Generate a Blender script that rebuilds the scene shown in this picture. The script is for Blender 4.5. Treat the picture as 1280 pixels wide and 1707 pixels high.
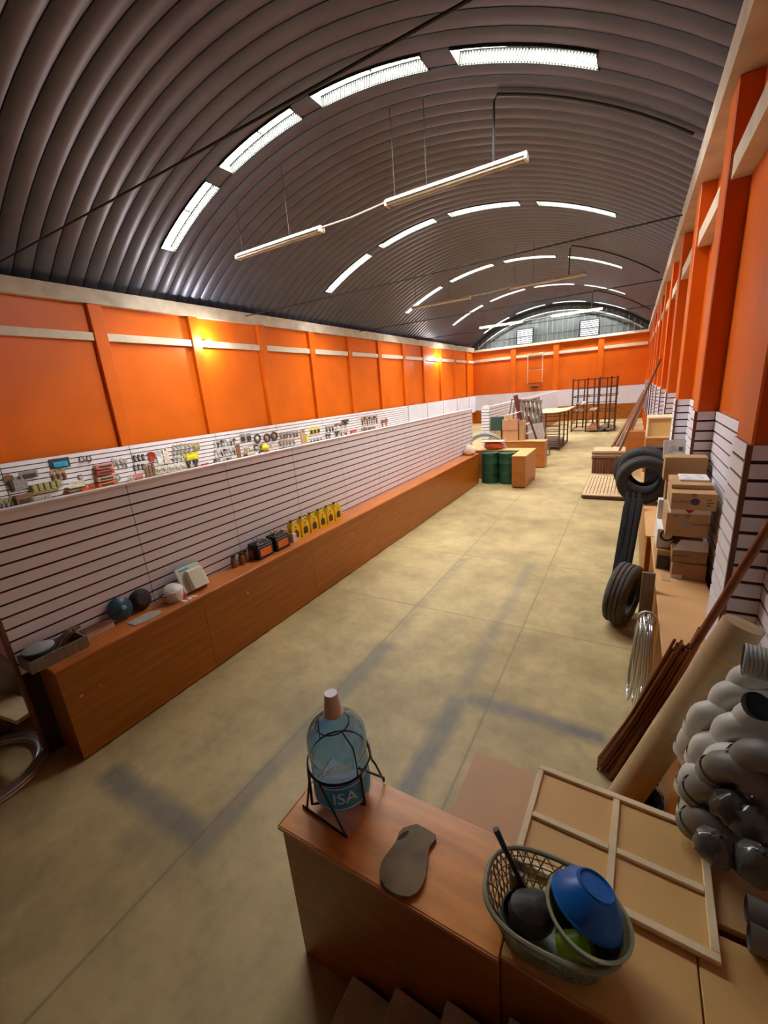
import bpy, math, random
from mathutils import Matrix, Vector
random.seed(7)
for o in list(bpy.data.objects):
    bpy.data.objects.remove(o)
SC = bpy.context.scene
COL = SC.collection

# ---------------------------------------------------------------- camera, world, exposure
FPX = 692.25
RM = Matrix(((0.86433079, 0.07312232, -0.49757955),
             (0.49705475, -0.27490996, 0.82301949),
             (-0.07660848, -0.95868537, -0.27395894)))   # columns: image right, image down, forward
CAM = Vector((0, 0, 2.7))
cd = bpy.data.cameras.new('camera'); co = bpy.data.objects.new('camera', cd); COL.objects.link(co)
cx, cy, cz = RM.col[0], -RM.col[1], -RM.col[2]
co.matrix_world = Matrix(((cx.x, cy.x, cz.x, 0), (cx.y, cy.y, cz.y, 0), (cx.z, cy.z, cz.z, 2.7), (0, 0, 0, 1)))
cd.sensor_fit = 'HORIZONTAL'; cd.sensor_width = 36; cd.lens = FPX / 1280 * 36
cd.clip_start = 0.05; cd.clip_end = 200
SC.camera = co
W = bpy.data.worlds.new('world'); SC.world = W; W.use_nodes = True
W.node_tree.nodes['Background'].inputs[0].default_value = (0.86, 0.92, 1.0, 1)
W.node_tree.nodes['Background'].inputs[1].default_value = 0.12
SC.view_settings.view_transform = 'Standard'; SC.view_settings.look = 'None'
SC.view_settings.gamma = 1; SC.view_settings.use_curve_mapping = False
SC.view_settings.exposure = 0.62
SKY_PANE = 95.0     # brightness of the daylight panes in the roof
BULB_W = 50.0

def at(px, py, **k):
    """point where the photo's pixel meets the plane x=, y= or z= (metres)"""
    w = RM @ Vector((px - 640, py - 853.5, FPX))
    (a, v), = k.items(); i = 'xyz'.index(a)
    return CAM + w * ((v - CAM[i]) / w[i])
def psize(n, p):
    """n pixels at point p in metres"""
    return n * (p - CAM).dot(RM.col[2]) / FPX

# ---------------------------------------------------------------- materials
MATS = {}
def mat(name, col, rough=.55, metal=0, var=.12, scale=6, bump=0, stretch=(1, 1, 1), emit=None, trans=0, spec=.5, rnd=0, alpha=1):
    m = bpy.data.materials.new(name); m.use_nodes = True
    nt = m.node_tree; b = nt.nodes['Principled BSDF']
    b.inputs['Roughness'].default_value = rough; b.inputs['Metallic'].default_value = metal
    b.inputs['Specular IOR Level'].default_value = spec
    c = Vector(col)
    tc = nt.nodes.new('ShaderNodeTexCoord'); mp = nt.nodes.new('ShaderNodeMapping'); mp.inputs['Scale'].default_value = stretch
    nz = nt.nodes.new('ShaderNodeTexNoise'); nz.inputs['Scale'].default_value = scale; nz.inputs['Detail'].default_value = 5
    nt.links.new(tc.outputs['Object'], mp.inputs[0]); nt.links.new(mp.outputs[0], nz.inputs[0])
    rp = nt.nodes.new('ShaderNodeValToRGB')
    rp.color_ramp.elements[0].position = .3; rp.color_ramp.elements[1].position = .7
    rp.color_ramp.elements[0].color = (*[max(0, v * (1 - var)) for v in c], 1)
    rp.color_ramp.elements[1].color = (*[min(1, v * (1 + var)) for v in c], 1)
    nt.links.new(nz.outputs[0], rp.inputs[0])
    out = rp.outputs[0]
    if rnd:
        oi = nt.nodes.new('ShaderNodeObjectInfo'); hs = nt.nodes.new('ShaderNodeHueSaturation')
        mr = nt.nodes.new('ShaderNodeMapRange'); mr.inputs[3].default_value = 1 - rnd; mr.inputs[4].default_value = 1 + rnd
        nt.links.new(oi.outputs['Random'], mr.inputs[0]); nt.links.new(mr.outputs[0], hs.inputs['Value'])
        nt.links.new(out, hs.inputs['Color']); out = hs.outputs[0]
    nt.links.new(out, b.inputs['Base Color'])
    if bump:
        bp = nt.nodes.new('ShaderNodeBump'); bp.inputs['Strength'].default_value = bump; bp.inputs['Distance'].default_value = .01
        nt.links.new(nz.outputs[0], bp.inputs['Height']); nt.links.new(bp.outputs[0], b.inputs['Normal'])
    if emit:
        b.inputs['Emission Color'].default_value = (*emit[0], 1); b.inputs['Emission Strength'].default_value = emit[1]
    if trans:
        b.inputs['Transmission Weight'].default_value = trans; b.inputs['IOR'].default_value = 1.45
    if alpha < 1: b.inputs['Alpha'].default_value = alpha
    MATS[name] = m
    return m
M = MATS
mat('orange_paint', (.68, .125, .002), .42, var=.07, scale=1.3, spec=.35)
mat('cream_paint', (.62, .52, .38), .6, var=.1, scale=4)
mat('beam_paint', (.50, .41, .30), .65, var=.18, scale=3)
mat('slat_white', (.82, .78, .80), .45, var=.03, scale=3, rnd=.03)
mat('slat_lavender', (.80, .76, .80), .45, var=.03, scale=3, rnd=.03)
mat('groove_dark', (.045, .022, .014), .8, var=.2)
mat('white_panel', (.68, .68, .74), .5, var=.05, scale=2)
mat('dull_grey', (.22, .22, .23), .7)
mat('upright_grey', (.38, .36, .36), .5)
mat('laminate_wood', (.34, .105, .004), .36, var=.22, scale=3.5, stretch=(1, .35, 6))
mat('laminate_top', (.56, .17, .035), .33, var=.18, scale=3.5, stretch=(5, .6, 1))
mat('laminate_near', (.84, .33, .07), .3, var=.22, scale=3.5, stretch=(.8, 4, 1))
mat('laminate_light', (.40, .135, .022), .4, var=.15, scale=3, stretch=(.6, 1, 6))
mat('yellow_top', (.66, .40, .14), .4, var=.1)
mat('edge_band', (.55, .24, .09), .5, var=.2)
mat('roof_metal', (.064, .068, .100), .40, metal=.3, var=.13, scale=1.6, stretch=(1, 1, .4))
mat('roof_light_side', (.020, .021, .012), .6, var=.05)  # near-black for cream-looking sides; the dimming beside bright panes is in the colour
mat('sky_pane', (.9, .95, .95), .4, var=0, emit=((.96, .98, 1.0), SKY_PANE))
mat('gable_metal', (.085, .095, .088), .5, metal=.2, var=.2, scale=2, stretch=(3, 1, .6))
mat('louvre_light', (.9, .92, .92), .5, var=0, emit=((.95, .97, 1.0), 1.3))
mat('black_metal', (.012, .011, .010), .35, metal=.3, var=.2)
mat('rust_metal', (.075, .035, .022), .6, metal=.2, var=.3, scale=12)
mat('dark_cable', (.02, .016, .014), .6)
mat('fixture_cream', (.52, .46, .36), .45)
mat('tube_off', (.62, .58, .48), .25)
mat('tube_lit', (.95, .95, .85), .3, var=0, emit=((1, .96, .80), 5.5))
mat('bulb_lit', (1, 1, 1), .3, var=0, emit=((1, .95, .86), 90))
mat('rubber', (.030, .029, .029), .75, var=.25, scale=20, bump=.3)
mat('rubber_dusty', (.085, .072, .055), .9, var=.3, scale=9, bump=.3)
mat('cardboard', (.50, .30, .13), .8, var=.10, scale=5, rnd=.08)
mat('cardboard_dark', (.34, .185, .075), .85, var=.12, scale=5, rnd=.06)
mat('cardboard_pink', (.55, .27, .13), .8, var=.12, scale=5, rnd=.05)
mat('paper_white', (.78, .74, .70), .7, var=.04)
mat('ink_dark', (.05, .05, .07), .7)
mat('ink_red', (.34, .02, .012), .7)
mat('plywood', (.58, .42, .22), .65, var=.14, scale=3, stretch=(1, 6, 1))
mat('hardboard', (.74, .44, .14), .55, var=.08, scale=2)
mat('hardboard_top', (.66, .36, .145), .5, var=.1, scale=2)
mat('pine', (.86, .68, .40), .6, var=.12, scale=6, stretch=(1, 1, 5))
mat('old_wood', (.21, .165, .115), .8, var=.25, scale=8, stretch=(4, 4, .6), bump=.2)
mat('brown_wood', (.17, .065, .028), .65, var=.25, scale=8, stretch=(1, 1, .5))
mat('red_wood', (.115, .018, .014), .5, var=.2)
mat('green_drum', (.016, .082, .043), .4, metal=.1, var=.15, scale=6)
mat('green_box', (.035, .075, .05), .5, var=.15)
mat('silver_wire', (.80, .78, .74), .28, metal=.9, var=.1)
mat('silver_dull', (.52, .50, .48), .4, metal=.7, var=.15)
mat('copper_rod', (.25, .078, .025), .45, metal=.35, var=.25, scale=9)
mat('pvc_grey', (.72, .72, .64), .42, var=.05, scale=4)
mat('pvc_dark', (.22, .21, .18), .45, var=.12, scale=4)  # darker copy of the grey PVC; on elbows, shade is put into the colour
mat('hose_grey', (.33, .37, .36), .4, var=.1)
mat('black_plastic', (.016, .016, .018), .28, var=.2)
mat('clear_bag', (.10, .10, .085), .16, var=.25, scale=9, bump=.5)
mat('concrete_step', (.66, .60, .48), .75, var=.2, scale=5, bump=.2)
mat('bottle_glass', (.46, .66, .88), .02, var=0, trans=1.0)
mat('bottle_label', (.015, .42, 1.0), .35, var=.25, scale=14)
mat('label_white', (.85, .92, .95), .4, var=.03)
mat('cup_cream', (.78, .62, .47), .45, var=.05)
mat('cup_top', (.90, .86, .80), .4, var=.02)
mat('clay_board', (.22, .15, .075), .7, var=.35, scale=7, bump=.1)
mat('basket_green', (.27, .30, .19), .5, var=.1)
mat('bowl_green', (.34, .37, .22), .45, var=.08)
mat('bowl_blue', (.004, .135, .50), .32, var=.06)
mat('lime', (.34, .56, .012), .4, var=.1)
mat('pan_black', (.035, .032, .03), .5, var=.3, bump=.1)
mat('blue_dark', (.02, .07, .10), .35, var=.15)
mat('teal', (.10, .48, .52), .4)
mat('enamel_white', (.80, .78, .70), .35, var=.04)
mat('tray_cream', (.74, .78, .60), .4, var=.04)
mat('pink', (.72, .06, .11), .4)
mat('yellow_plastic', (.86, .60, .004), .35, var=.05)
mat('battery_black', (.02, .02, .022), .4)
mat('orange_label', (.78, .20, .03), .5, var=.2, scale=20)
mat('brown_glass', (.26, .13, .07), .3, var=.3)
mat('sack_cloth', (.70, .58, .40), .8, var=.1, bump=.2)
mat('orange_red', (.70, .095, .025), .5, var=.12)
mat('tile_grey', (.46, .40, .34), .6, var=.15, scale=12)
mat('brass_dot', (.40, .17, .04), .5, var=.1)
mat('chip_pale', (.66, .40, .24), .7)
for n, c in dict(g_silver=(.52, .50, .46), g_dark=(.055, .048, .045), g_khaki=(.40, .33, .15), g_olive=(.36, .34, .12), g_red=(.48, .055, .03),
                 g_brown=(.24, .12, .06), g_cream=(.72, .66, .52), g_blue=(.02, .33, .60), g_yellow=(.85, .68, .02), g_orange=(.76, .13, .02),
                 g_pink=(.62, .22, .20), g_grey=(.30, .29, .27), g_white=(.76, .74, .72), g_tan=(.52, .32, .19)).items():
    mat(n, c, .5, var=.3, scale=25)

# concrete floor with the worn grey joint strips
def floor_mat():
    m = bpy.data.materials.new('concrete_floor'); m.use_nodes = True; nt = m.node_tree; N = nt.nodes; Lk = nt.links
    b = N['Principled BSDF']
    tc = N.new('ShaderNodeTexCoord')
    def noise(s, d=6):
        n = N.new('ShaderNodeTexNoise'); n.inputs['Scale'].default_value = s; n.inputs['Detail'].default_value = d; n.inputs['Roughness'].default_value = .6
        Lk.new(tc.outputs['Object'], n.inputs[0]); return n.outputs[0]
    def ramp(v, p0, c0, p1, c1):
        r = N.new('ShaderNodeValToRGB'); e = r.color_ramp.elements
        e[0].position = p0; e[0].color = (*c0, 1); e[1].position = p1; e[1].color = (*c1, 1); Lk.new(v, r.inputs[0]); return r.outputs[0]
    def mix(t, a, bb, f):
        x = N.new('ShaderNodeMix'); x.data_type = 'RGBA'; x.blend_type = t
        if isinstance(f, float): x.inputs[0].default_value = f
        else: Lk.new(f, x.inputs[0])
        for i, v in ((6, a), (7, bb)):
            if isinstance(v, tuple): x.inputs[i].default_value = (*v, 1)
            else: Lk.new(v, x.inputs[i])
        return x.outputs[2]
    def math_(op, a, bb=None, clamp=False):
        x = N.new('ShaderNodeMath'); x.operation = op; x.use_clamp = clamp
        for i, v in enumerate((a, bb)):
            if v is None: continue
            if isinstance(v, (int, float)): x.inputs[i].default_value = v
            else: Lk.new(v, x.inputs[i])
        return x.outputs[0]
    base = ramp(noise(.55), .34, (.36, .265, .115), .68, (.63, .485, .225))
    base = mix('MULTIPLY', base, ramp(noise(2.6), .35, (.74, .74, .76), .6, (1, 1, 1)), .75)
    base = mix('MULTIPLY', base, ramp(noise(11, 8), .30, (.80, .79, .76), .55, (1, 1, 1)), .55)
    sx = N.new('ShaderNodeSeparateXYZ'); Lk.new(tc.outputs['Object'], sx.inputs[0])
    X, Y = sx.outputs[0], sx.outputs[1]
    wob = math_('MULTIPLY', math_('SUBTRACT', noise(4), .5), .10)
    X0, Y0_ = X, Y
    X = math_('ADD', X, wob); Y = math_('ADD', Y, wob)
    def band(v, c, hw, soft):
        d = math_('ABSOLUTE', math_('SUBTRACT', v, c))
        return math_('SUBTRACT', 1, math_('DIVIDE', math_('SUBTRACT', d, hw), soft, ), True)
    def span(v, a, c, soft=.12):
        return band(v, (a + c) / 2, (c - a) / 2, soft)
    masks = []
    for (x0, x1, y0, y1, s) in STRIPS:
        masks.append(math_('MULTIPLY', math_('MULTIPLY', span(X, x0 + .03, x1 - .03, .09), span(Y, y0 + .03, y1 - .03, .10)), s * .85))
    tot = masks[0]
    for k in masks[1:]: tot = math_('MAXIMUM', tot, k)
    tot = math_('MULTIPLY', tot, math_('MULTIPLY', math_('ADD', noise(3.1), .25), 1.15), True)
    base = mix('MIX', base, (.15, .145, .135), tot)
    # thin saw-cut joints
    j = None
    for c in (6.2, 8.8, 11.6, 15.5, 20.0, 4.35):
        k = band(Y0_, c, .003, .012); j = k if j is None else math_('MAXIMUM', j, k)
    for c in (-2.25, -.9):
        j = math_('MAXIMUM', j, band(X0, c, .003, .012))
    base = mix('MIX', base, (.20, .15, .075), math_('MULTIPLY', j, .55))
    Lk.new(base, b.inputs['Base Color'])
    b.inputs['Roughness'].default_value = .5; b.inputs['Specular IOR Level'].default_value = .3
    bp = N.new('ShaderNodeBump'); bp.inputs['Strength'].default_value = .12; bp.inputs['Distance'].default_value = .01
    Lk.new(noise(14), bp.inputs['Height']); Lk.new(bp.outputs[0], b.inputs['Normal'])
    M['concrete_floor'] = m
def _strips():
    S = []
    a = at(780, 1163, z=0); b = at(1010, 1212, z=0)
    S.append((a.x, b.x, a.y - .06, a.y + .06, 1.0))
    a = at(690, 1300, z=0); b = at(772, 1165, z=0)
    S.append((a.x - .07, a.x + .07, a.y - .3, b.y, 1.0)); S.append((a.x - .06, a.x + .05, b.y, b.y + 3.2, .45))
    a = at(180, 1287, z=0); b = at(345, 1392, z=0)
    S.append((a.x, b.x, a.y - .07, a.y + .07, .95))
    c = at(610, 1105, z=0); d = at(345, 1400, z=0)
    S.append((d.x - .07, d.x + .07, d.y - .1, c.y + .4, .75)); S.append((d.x - .05, d.x + .05, c.y + .4, c.y + 3, .3))
    e = at(330, 1400, z=0)
    S.append((e.x - .5, e.x + .05, e.y - .25, e.y - .1, .3))
    return S
STRIPS = _strips(); floor_mat()

# ---------------------------------------------------------------- mesh building
class MB:
    def __init__(s): s.v = []; s.f = []; s.sm = False
    def add(s, vs, fs, Mx=None):
        n = len(s.v)
        s.v += [tuple(Mx @ Vector(p)) if Mx else tuple(p) for p in vs]
        s.f += [tuple(i + n for i in f) for f in fs]; return s
    def box(s, x0, y0, z0, x1, y1, z1, Mx=None):
        return s.add([(x0, y0, z0), (x1, y0, z0), (x1, y1, z0), (x0, y1, z0), (x0, y0, z1), (x1, y0, z1), (x1, y1, z1), (x0, y1, z1)],
                     [(3, 2, 1, 0), (4, 5, 6, 7), (0, 1, 5, 4), (1, 2, 6, 5), (2, 3, 7, 6), (3, 0, 4, 7)], Mx)
    def cbox(s, c, d, Mx=None):
        return s.box(c[0] - d[0] / 2, c[1] - d[1] / 2, c[2] - d[2] / 2, c[0] + d[0] / 2, c[1] + d[1] / 2, c[2] + d[2] / 2, Mx)
    def bbox(s, x0, y0, z0, x1, y1, z1, b=.006, Mx=None):
        """box with bevelled vertical and top edges"""
        b = min(b, (x1 - x0) / 3, (y1 - y0) / 3, (z1 - z0) / 3)
        def ring(i, z): return [(x0 + i, y0 + b, z), (x0 + b, y0 + i, z), (x1 - b, y0 + i, z), (x1 - i, y0 + b, z), (x1 - i, y1 - b, z), (x1 - b, y1 - i, z), (x0 + b, y1 - i, z), (x0 + i, y1 - b, z)]
        top = [(x0 + b, y0 + b, z1), (x0 + b, y0 + b, z1), (x1 - b, y0 + b, z1), (x1 - b, y0 + b, z1), (x1 - b, y1 - b, z1), (x1 - b, y1 - b, z1), (x0 + b, y1 - b, z1), (x0 + b, y1 - b, z1)]
        vs = ring(0, z0) + ring(0, z1 - b) + [(x0 + b, y0 + b, z1), (x1 - b, y0 + b, z1), (x1 - b, y1 - b, z1), (x0 + b, y1 - b, z1)]
        fs = [tuple(range(7, -1, -1))]
        for i in range(8): j = (i + 1) % 8; fs.append((i, j, 8 + j, 8 + i))
        t = [16, 16, 17, 17, 18, 18, 19, 19]
        for i in range(8):
            j = (i + 1) % 8
            fs.append((8 + i, 8 + j, t[i]) if t[i] == t[j] else (8 + i, 8 + j, t[j], t[i]))
        fs.append((16, 17, 18, 19)); return s.add(vs, fs, Mx)
    def prism(s, poly, t, Mx=None):
        """polygon in local xy, extruded from z=0 to z=t"""
        n = len(poly)
        vs = [(p[0], p[1], 0) for p in poly] + [(p[0], p[1], t) for p in poly]
        fs = [tuple(range(n - 1, -1, -1)), tuple(range(n, 2 * n))] + [(i, (i + 1) % n, n + (i + 1) % n, n + i) for i in range(n)]
        return s.add(vs, fs, Mx)
    def tube(s, pts, r, n=8, closed=False, caps=True, Mx=None):
        pts = [Vector(p) for p in pts]; m = len(pts)
        rs = r if isinstance(r, (list, tuple)) else [r] * m
        vs = []; up = None
        for i, p in enumerate(pts):
            if closed: t = (pts[(i + 1) % m] - pts[i - 1])
            else: t = pts[min(i + 1, m - 1)] - pts[max(i - 1, 0)]
            t.normalize()
            if up is None:
                up = Vector((0, 0, 1)) if abs(t.z) < .9 else Vector((1, 0, 0))
            a = up - t * up.dot(t)
            if a.length < 1e-5: a = t.orthogonal()
            a.normalize(); b = t.cross(a); up = a
            for k in range(n):
                an = 2 * math.pi * k / n
                vs.append(p + (a * math.cos(an) + b * math.sin(an)) * rs[i])
        fs = []
        for i in range(m if closed else m - 1):
            for k in range(n):
                k2 = (k + 1) % n; i2 = (i + 1) % m
                fs.append((i * n + k, i * n + k2, i2 * n + k2, i2 * n + k))
        if caps and not closed:
            fs.append(tuple(range(n - 1, -1, -1))); fs.append(tuple((m - 1) * n + k for k in range(n)))
        s.sm = True
        return s.add(vs, fs, Mx)
    def lathe(s, prof, n=24, Mx=None, capb=True, capt=True, sx=1, sy=1):
        vs = []; fs = []; m = len(prof)
        for (r, z) in prof:
            for k in range(n):
                a = 2 * math.pi * k / n; vs.append((r * math.cos(a) * sx, r * math.sin(a) * sy, z))
        for i in range(m - 1):
            for k in range(n):
                k2 = (k + 1) % n; fs.append((i * n + k, i * n + k2, (i + 1) * n + k2, (i + 1) * n + k))
        if capb: fs.append(tuple(range(n - 1, -1, -1)))
        if capt: fs.append(tuple((m - 1) * n + k for k in range(n)))
        s.sm = True
        return s.add(vs, fs, Mx)
    def torus_prof(s, prof, n=36, Mx=None):
        """closed profile (r, z) revolved"""
        m = len(prof); vs = []; fs = []
        for k in range(n):
            a = 2 * math.pi * k / n
            for (r, z) in prof: vs.append((r * math.cos(a), r * math.sin(a), z))
        for k in range(n):
            k2 = (k + 1) % n
            for i in range(m):
                j = (i + 1) % m; fs.append((k * m + i, k2 * m + i, k2 * m + j, k * m + j))
        s.sm = True
        return s.add(vs, fs, Mx)
    def mesh(s, name, m):
        me = bpy.data.meshes.new(name); me.from_pydata(s.v, [], s.f); me.materials.append(M[m])
        if s.sm:
            for p in me.polygons: p.use_smooth = True
            me.set_sharp_from_angle(angle=math.radians(40))
        me.update(); return me
    def build(s, name, m, parent=None, loc=None):
        return link(name, s.mesh(name, m), parent, loc)
def link(name, me, parent=None, loc=None):
    o = bpy.data.objects.new(name, me); COL.objects.link(o)
    if parent: o.parent = parent
    if loc is not None: o.location = loc
    return o
def tag(o, label, cat, group=None, kind=None):
    o['label'] = label; o['category'] = cat
    if group: o['group'] = group
    if kind: o['kind'] = kind
    return o
def thing(name, label, cat, loc=(0, 0, 0), rz=0, group=None, kind=None, rot=None):
    o = bpy.data.objects.new(name, None); COL.objects.link(o); o.empty_display_size = .1
    o.location = loc; o.rotation_euler = rot if rot else (0, 0, rz)
    return tag(o, label, cat, group, kind)
def copy_tree(o, parent=None):
    c = o.copy(); COL.objects.link(c); c.parent = parent
    for ch in list(o.children): copy_tree(ch, c)
    return c
def frame_to(p, q, up=(0, 0, 1)):
    """matrix at p whose z axis points to q"""
    p = Vector(p); z = (Vector(q) - p).normalized(); x = Vector(up).cross(z)
    if x.length < 1e-4: x = Vector((1, 0, 0))
    x.normalize(); y = z.cross(x)
    return Matrix(((x.x, y.x, z.x, p.x), (x.y, y.y, z.y, p.y), (x.z, y.z, z.z, p.z), (0, 0, 0, 1)))
def text_mesh(txt, size, depth=.001):
    cu = bpy.data.curves.new('lettering', 'FONT'); cu.body = txt; cu.size = size; cu.align_x = 'CENTER'; cu.align_y = 'CENTER'; cu.extrude = depth
    ob = bpy.data.objects.new('lettering', cu); COL.objects.link(ob)
    bpy.context.view_layer.update()
    me = bpy.data.meshes.new_from_object(ob.evaluated_get(bpy.context.evaluated_depsgraph_get()))
    bpy.data.objects.remove(ob); bpy.data.curves.remove(cu); return me
def text(txt, size, m, parent, Mx, name='lettering'):
    me = text_mesh(txt, size); me.transform(Mx); me.materials.clear(); me.materials.append(M[m]); return link(name, me, parent)
def PLANE_Y(loc):   # text standing on a face that looks to -y
    return Matrix.Translation(loc) @ Matrix.Rotation(math.pi / 2, 4, 'X')
def PLANE_X(loc):   # text on a face that looks to +x
    return Matrix.Translation(loc) @ Matrix.Rotation(math.pi / 2, 4, 'Z') @ Matrix.Rotation(math.pi / 2, 4, 'X')

# ---------------------------------------------------------------- the hall
XL, XR = -10.18, .74           # wall faces
Y0, YB = -2.6, 30.9            # front end, back wall
AXC, AR, AZC = -4.745, 8.8, -1.49
T0 = math.asin(5.62 / AR)
def arch(t, r=AR): return AXC + r * math.sin(t), AZC + r * math.cos(t)
def arch_t(x): return math.asin((x - AXC) / AR)
PITCH, ROW0 = 5.85, 6.80
ROWS = [ROW0 + PITCH * k for k in range(0, 5)]
SEGS = [(-9.15, -7.43), (-7.0, -5.2), (-4.76, -2.87), (-2.42, -.65)]

fl = MB().box(XL - .3, Y0, -.15, XR + .3, YB + .3, 0).build('floor', 'concrete_floor')
tag(fl, 'worn tan concrete floor with dark grey joint strips', 'floor', kind='structure')

# roof: arched corrugated sheets, each its own piece
ceil = thing('ceiling', 'barrel-vaulted roof of dark corrugated metal arches', 'ceiling', kind='structure')
PROF = [(0, .035), (.03, .012), (.2, -.014), (.5, -.024), (.8, -.014), (.97, .012), (1, .035)]
def roof_arc(w, t0, t1, seg):
    mb = MB(); vs = []; fs = []; m = len(PROF)
    for i in range(seg + 1):
        t = t0 + (t1 - t0) * i / seg
        for (u, d) in PROF:
            x, z = arch(t, AR + d); vs.append((x, u * w, z))
    for i in range(seg):
        for k in range(m - 1):
            fs.append((i * m + k, i * m + k + 1, (i + 1) * m + k + 1, (i + 1) * m + k))
    mb.sm = True; mb.add(vs, fs)
    return mb.mesh('roof_panel', 'roof_metal')
NP = 18; PW = (PITCH - .36) / NP
ME_FULL = roof_arc(PW, -T0, T0, 30)
gaps = [-T0] + [arch_t(v) for s_ in SEGS for v in s_] + [T0]
ME_GAP = [roof_arc(.36, gaps[2 * i], gaps[2 * i + 1], 6) for i in range(5)]
for ri, yr in enumerate([ROWS[0] - 2 * PITCH, ROWS[0] - PITCH] + ROWS):
    if ri == 1:
        for me in (roof_arc(.36, -T0, T0, 30),): link('roof_panel', me, ceil, (0, yr - .18, 0))
    for i in range(NP):
        y = yr + .18 + i * PW
        if Y0 - .2 < y < YB - .05: link('roof_panel', ME_FULL, ceil, (0, y, 0))
    if ri > 1:
        for me in ME_GAP: link('roof_panel', me, ceil, (0, yr - .18, 0))
# daylight strips set in raised wells
wn = 0
ORD = ['nearest', 'second', 'third', 'fourth', 'fifth']
SEGN = ['lowest on the left side', 'left of the crown', 'right of the crown', 'rightmost']
def arcbox(mb, t0, t1, ra, rb, y0, y1, seg=8):
    vs = []; fs = []
    for i in range(seg + 1):
        t = t0 + (t1 - t0) * i / seg
        for (r, y) in ((ra, y0), (ra, y1), (rb, y1), (rb, y0)):
            x, z = arch(t, r); vs.append((x, y, z))
    for i in range(seg):
        for k in range(4):
            a, b = i * 4 + k, i * 4 + (k + 1) % 4; fs.append((a, b, b + 4, a + 4))
    fs.append((3, 2, 1, 0)); fs.append(tuple(seg * 4 + k for k in range(4)))
    return mb.add(vs, fs)
WELL = {}
for si, (xa, xb) in enumerate(SEGS):
    ta, tb = arch_t(xa), arch_t(xb); tm = (ta + tb) / 2
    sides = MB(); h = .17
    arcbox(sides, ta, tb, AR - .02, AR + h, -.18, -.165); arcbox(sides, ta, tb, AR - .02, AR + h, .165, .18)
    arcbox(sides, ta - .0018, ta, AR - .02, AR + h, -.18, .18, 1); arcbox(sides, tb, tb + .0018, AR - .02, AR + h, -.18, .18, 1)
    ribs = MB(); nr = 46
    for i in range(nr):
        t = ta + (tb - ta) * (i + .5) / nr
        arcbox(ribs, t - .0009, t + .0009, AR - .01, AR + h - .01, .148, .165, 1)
    panes = [arcbox(MB(), a, b, AR + h - .01, AR + h, -.17, .17, 5).mesh('pane', 'sky_pane') for a, b in ((ta, tm - .002), (tm + .002, tb))]
    bar = arcbox(MB(), tm - .002, tm + .002, AR + h - .03, AR + h + .005, -.165, .165, 1)
    frame = MB(); arcbox(frame, ta, tb, AR + h - .035, AR + h - .012, -.165, -.150)
    arcbox(frame, ta, tb, AR + h - .05, AR + h - .02, .125, .147)
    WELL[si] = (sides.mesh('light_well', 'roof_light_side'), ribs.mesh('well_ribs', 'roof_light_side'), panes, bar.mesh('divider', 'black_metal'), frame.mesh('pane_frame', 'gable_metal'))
for ri, yr in enumerate(ROWS):
    for si in range(4):
        wn += 1
        nm = ORD[ri] + ' row'
        w_ = thing('window_%d' % wn, 'roof daylight strip, %s, %s' % (nm, SEGN[si]), 'skylight', (0, yr, 0), kind='structure')
        a, b, p, d, f = WELL[si]
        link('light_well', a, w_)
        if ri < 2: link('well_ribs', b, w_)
        for q in p: link('pane', q, w_)
        link('divider', d, w_); link('pane_frame', f, w_)

# ---- left wall
wl = thing('wall_left', 'long orange side wall with pilasters above white slatted boards', 'wall', kind='structure')
MB().box(XL - .2, Y0, 0, XL, YB + .2, 5.0).build('wall_body', 'orange_paint', wl)
PL = [5.42 + 2.4 * k for k in range(-3, 11)]
me_p = MB().bbox(XL - .01, -.14, 0, -10.06, .14, 5.0, .01).mesh('pilaster', 'orange_paint')
for y in PL: link('pilaster', me_p, wl, (0, y, 0))
me_b = MB().bbox(XL - .01, .145, 4.27, -10.09, 2.255, 4.43, .006).mesh('band', 'cream_paint')
for y in PL[:-1]: link('band', me_b, wl, (0, y, 0))
MB().box(XL - .01, PL[-1] + .145, 4.27, -10.09, YB, 4.43).build('band', 'cream_paint', wl)
# slatted boards on the lower wall (near bays), plain boards further off
SL_Z1 = 1.99
me_s = MB().box(-10.05, .008, 0, -10.036, 2.392, .080).mesh('slat', 'slat_white')
for y in PL[:9]:
    if y < -.5: continue
    MB().box(-10.058, y, .85, -10.049, y + 2.4, SL_Z1).build('slat_backing', 'groove_dark', wl)
    for r in range(11): link('slat', me_s, wl, (0, y, SL_Z1 - .082 - r * .1))
me_w = MB().box(-10.05, .01, .85, -10.025, 2.39, SL_Z1).mesh('plain_board', 'white_panel')
for y in PL[9:]:
    if y + 2.25 < YB: link('plain_board', me_w, wl, (0, y, 0))
    else: MB().box(-10.05, y + .01, .85, -10.025, YB - .05, SL_Z1).build('plain_board', 'white_panel', wl)
me_u = MB().box(-10.025, -.03, .85, -10.015, .03, SL_Z1).mesh('upright', 'upright_grey')
for y in PL[9:]: link('upright', me_u, wl, (0, y, 0))

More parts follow.
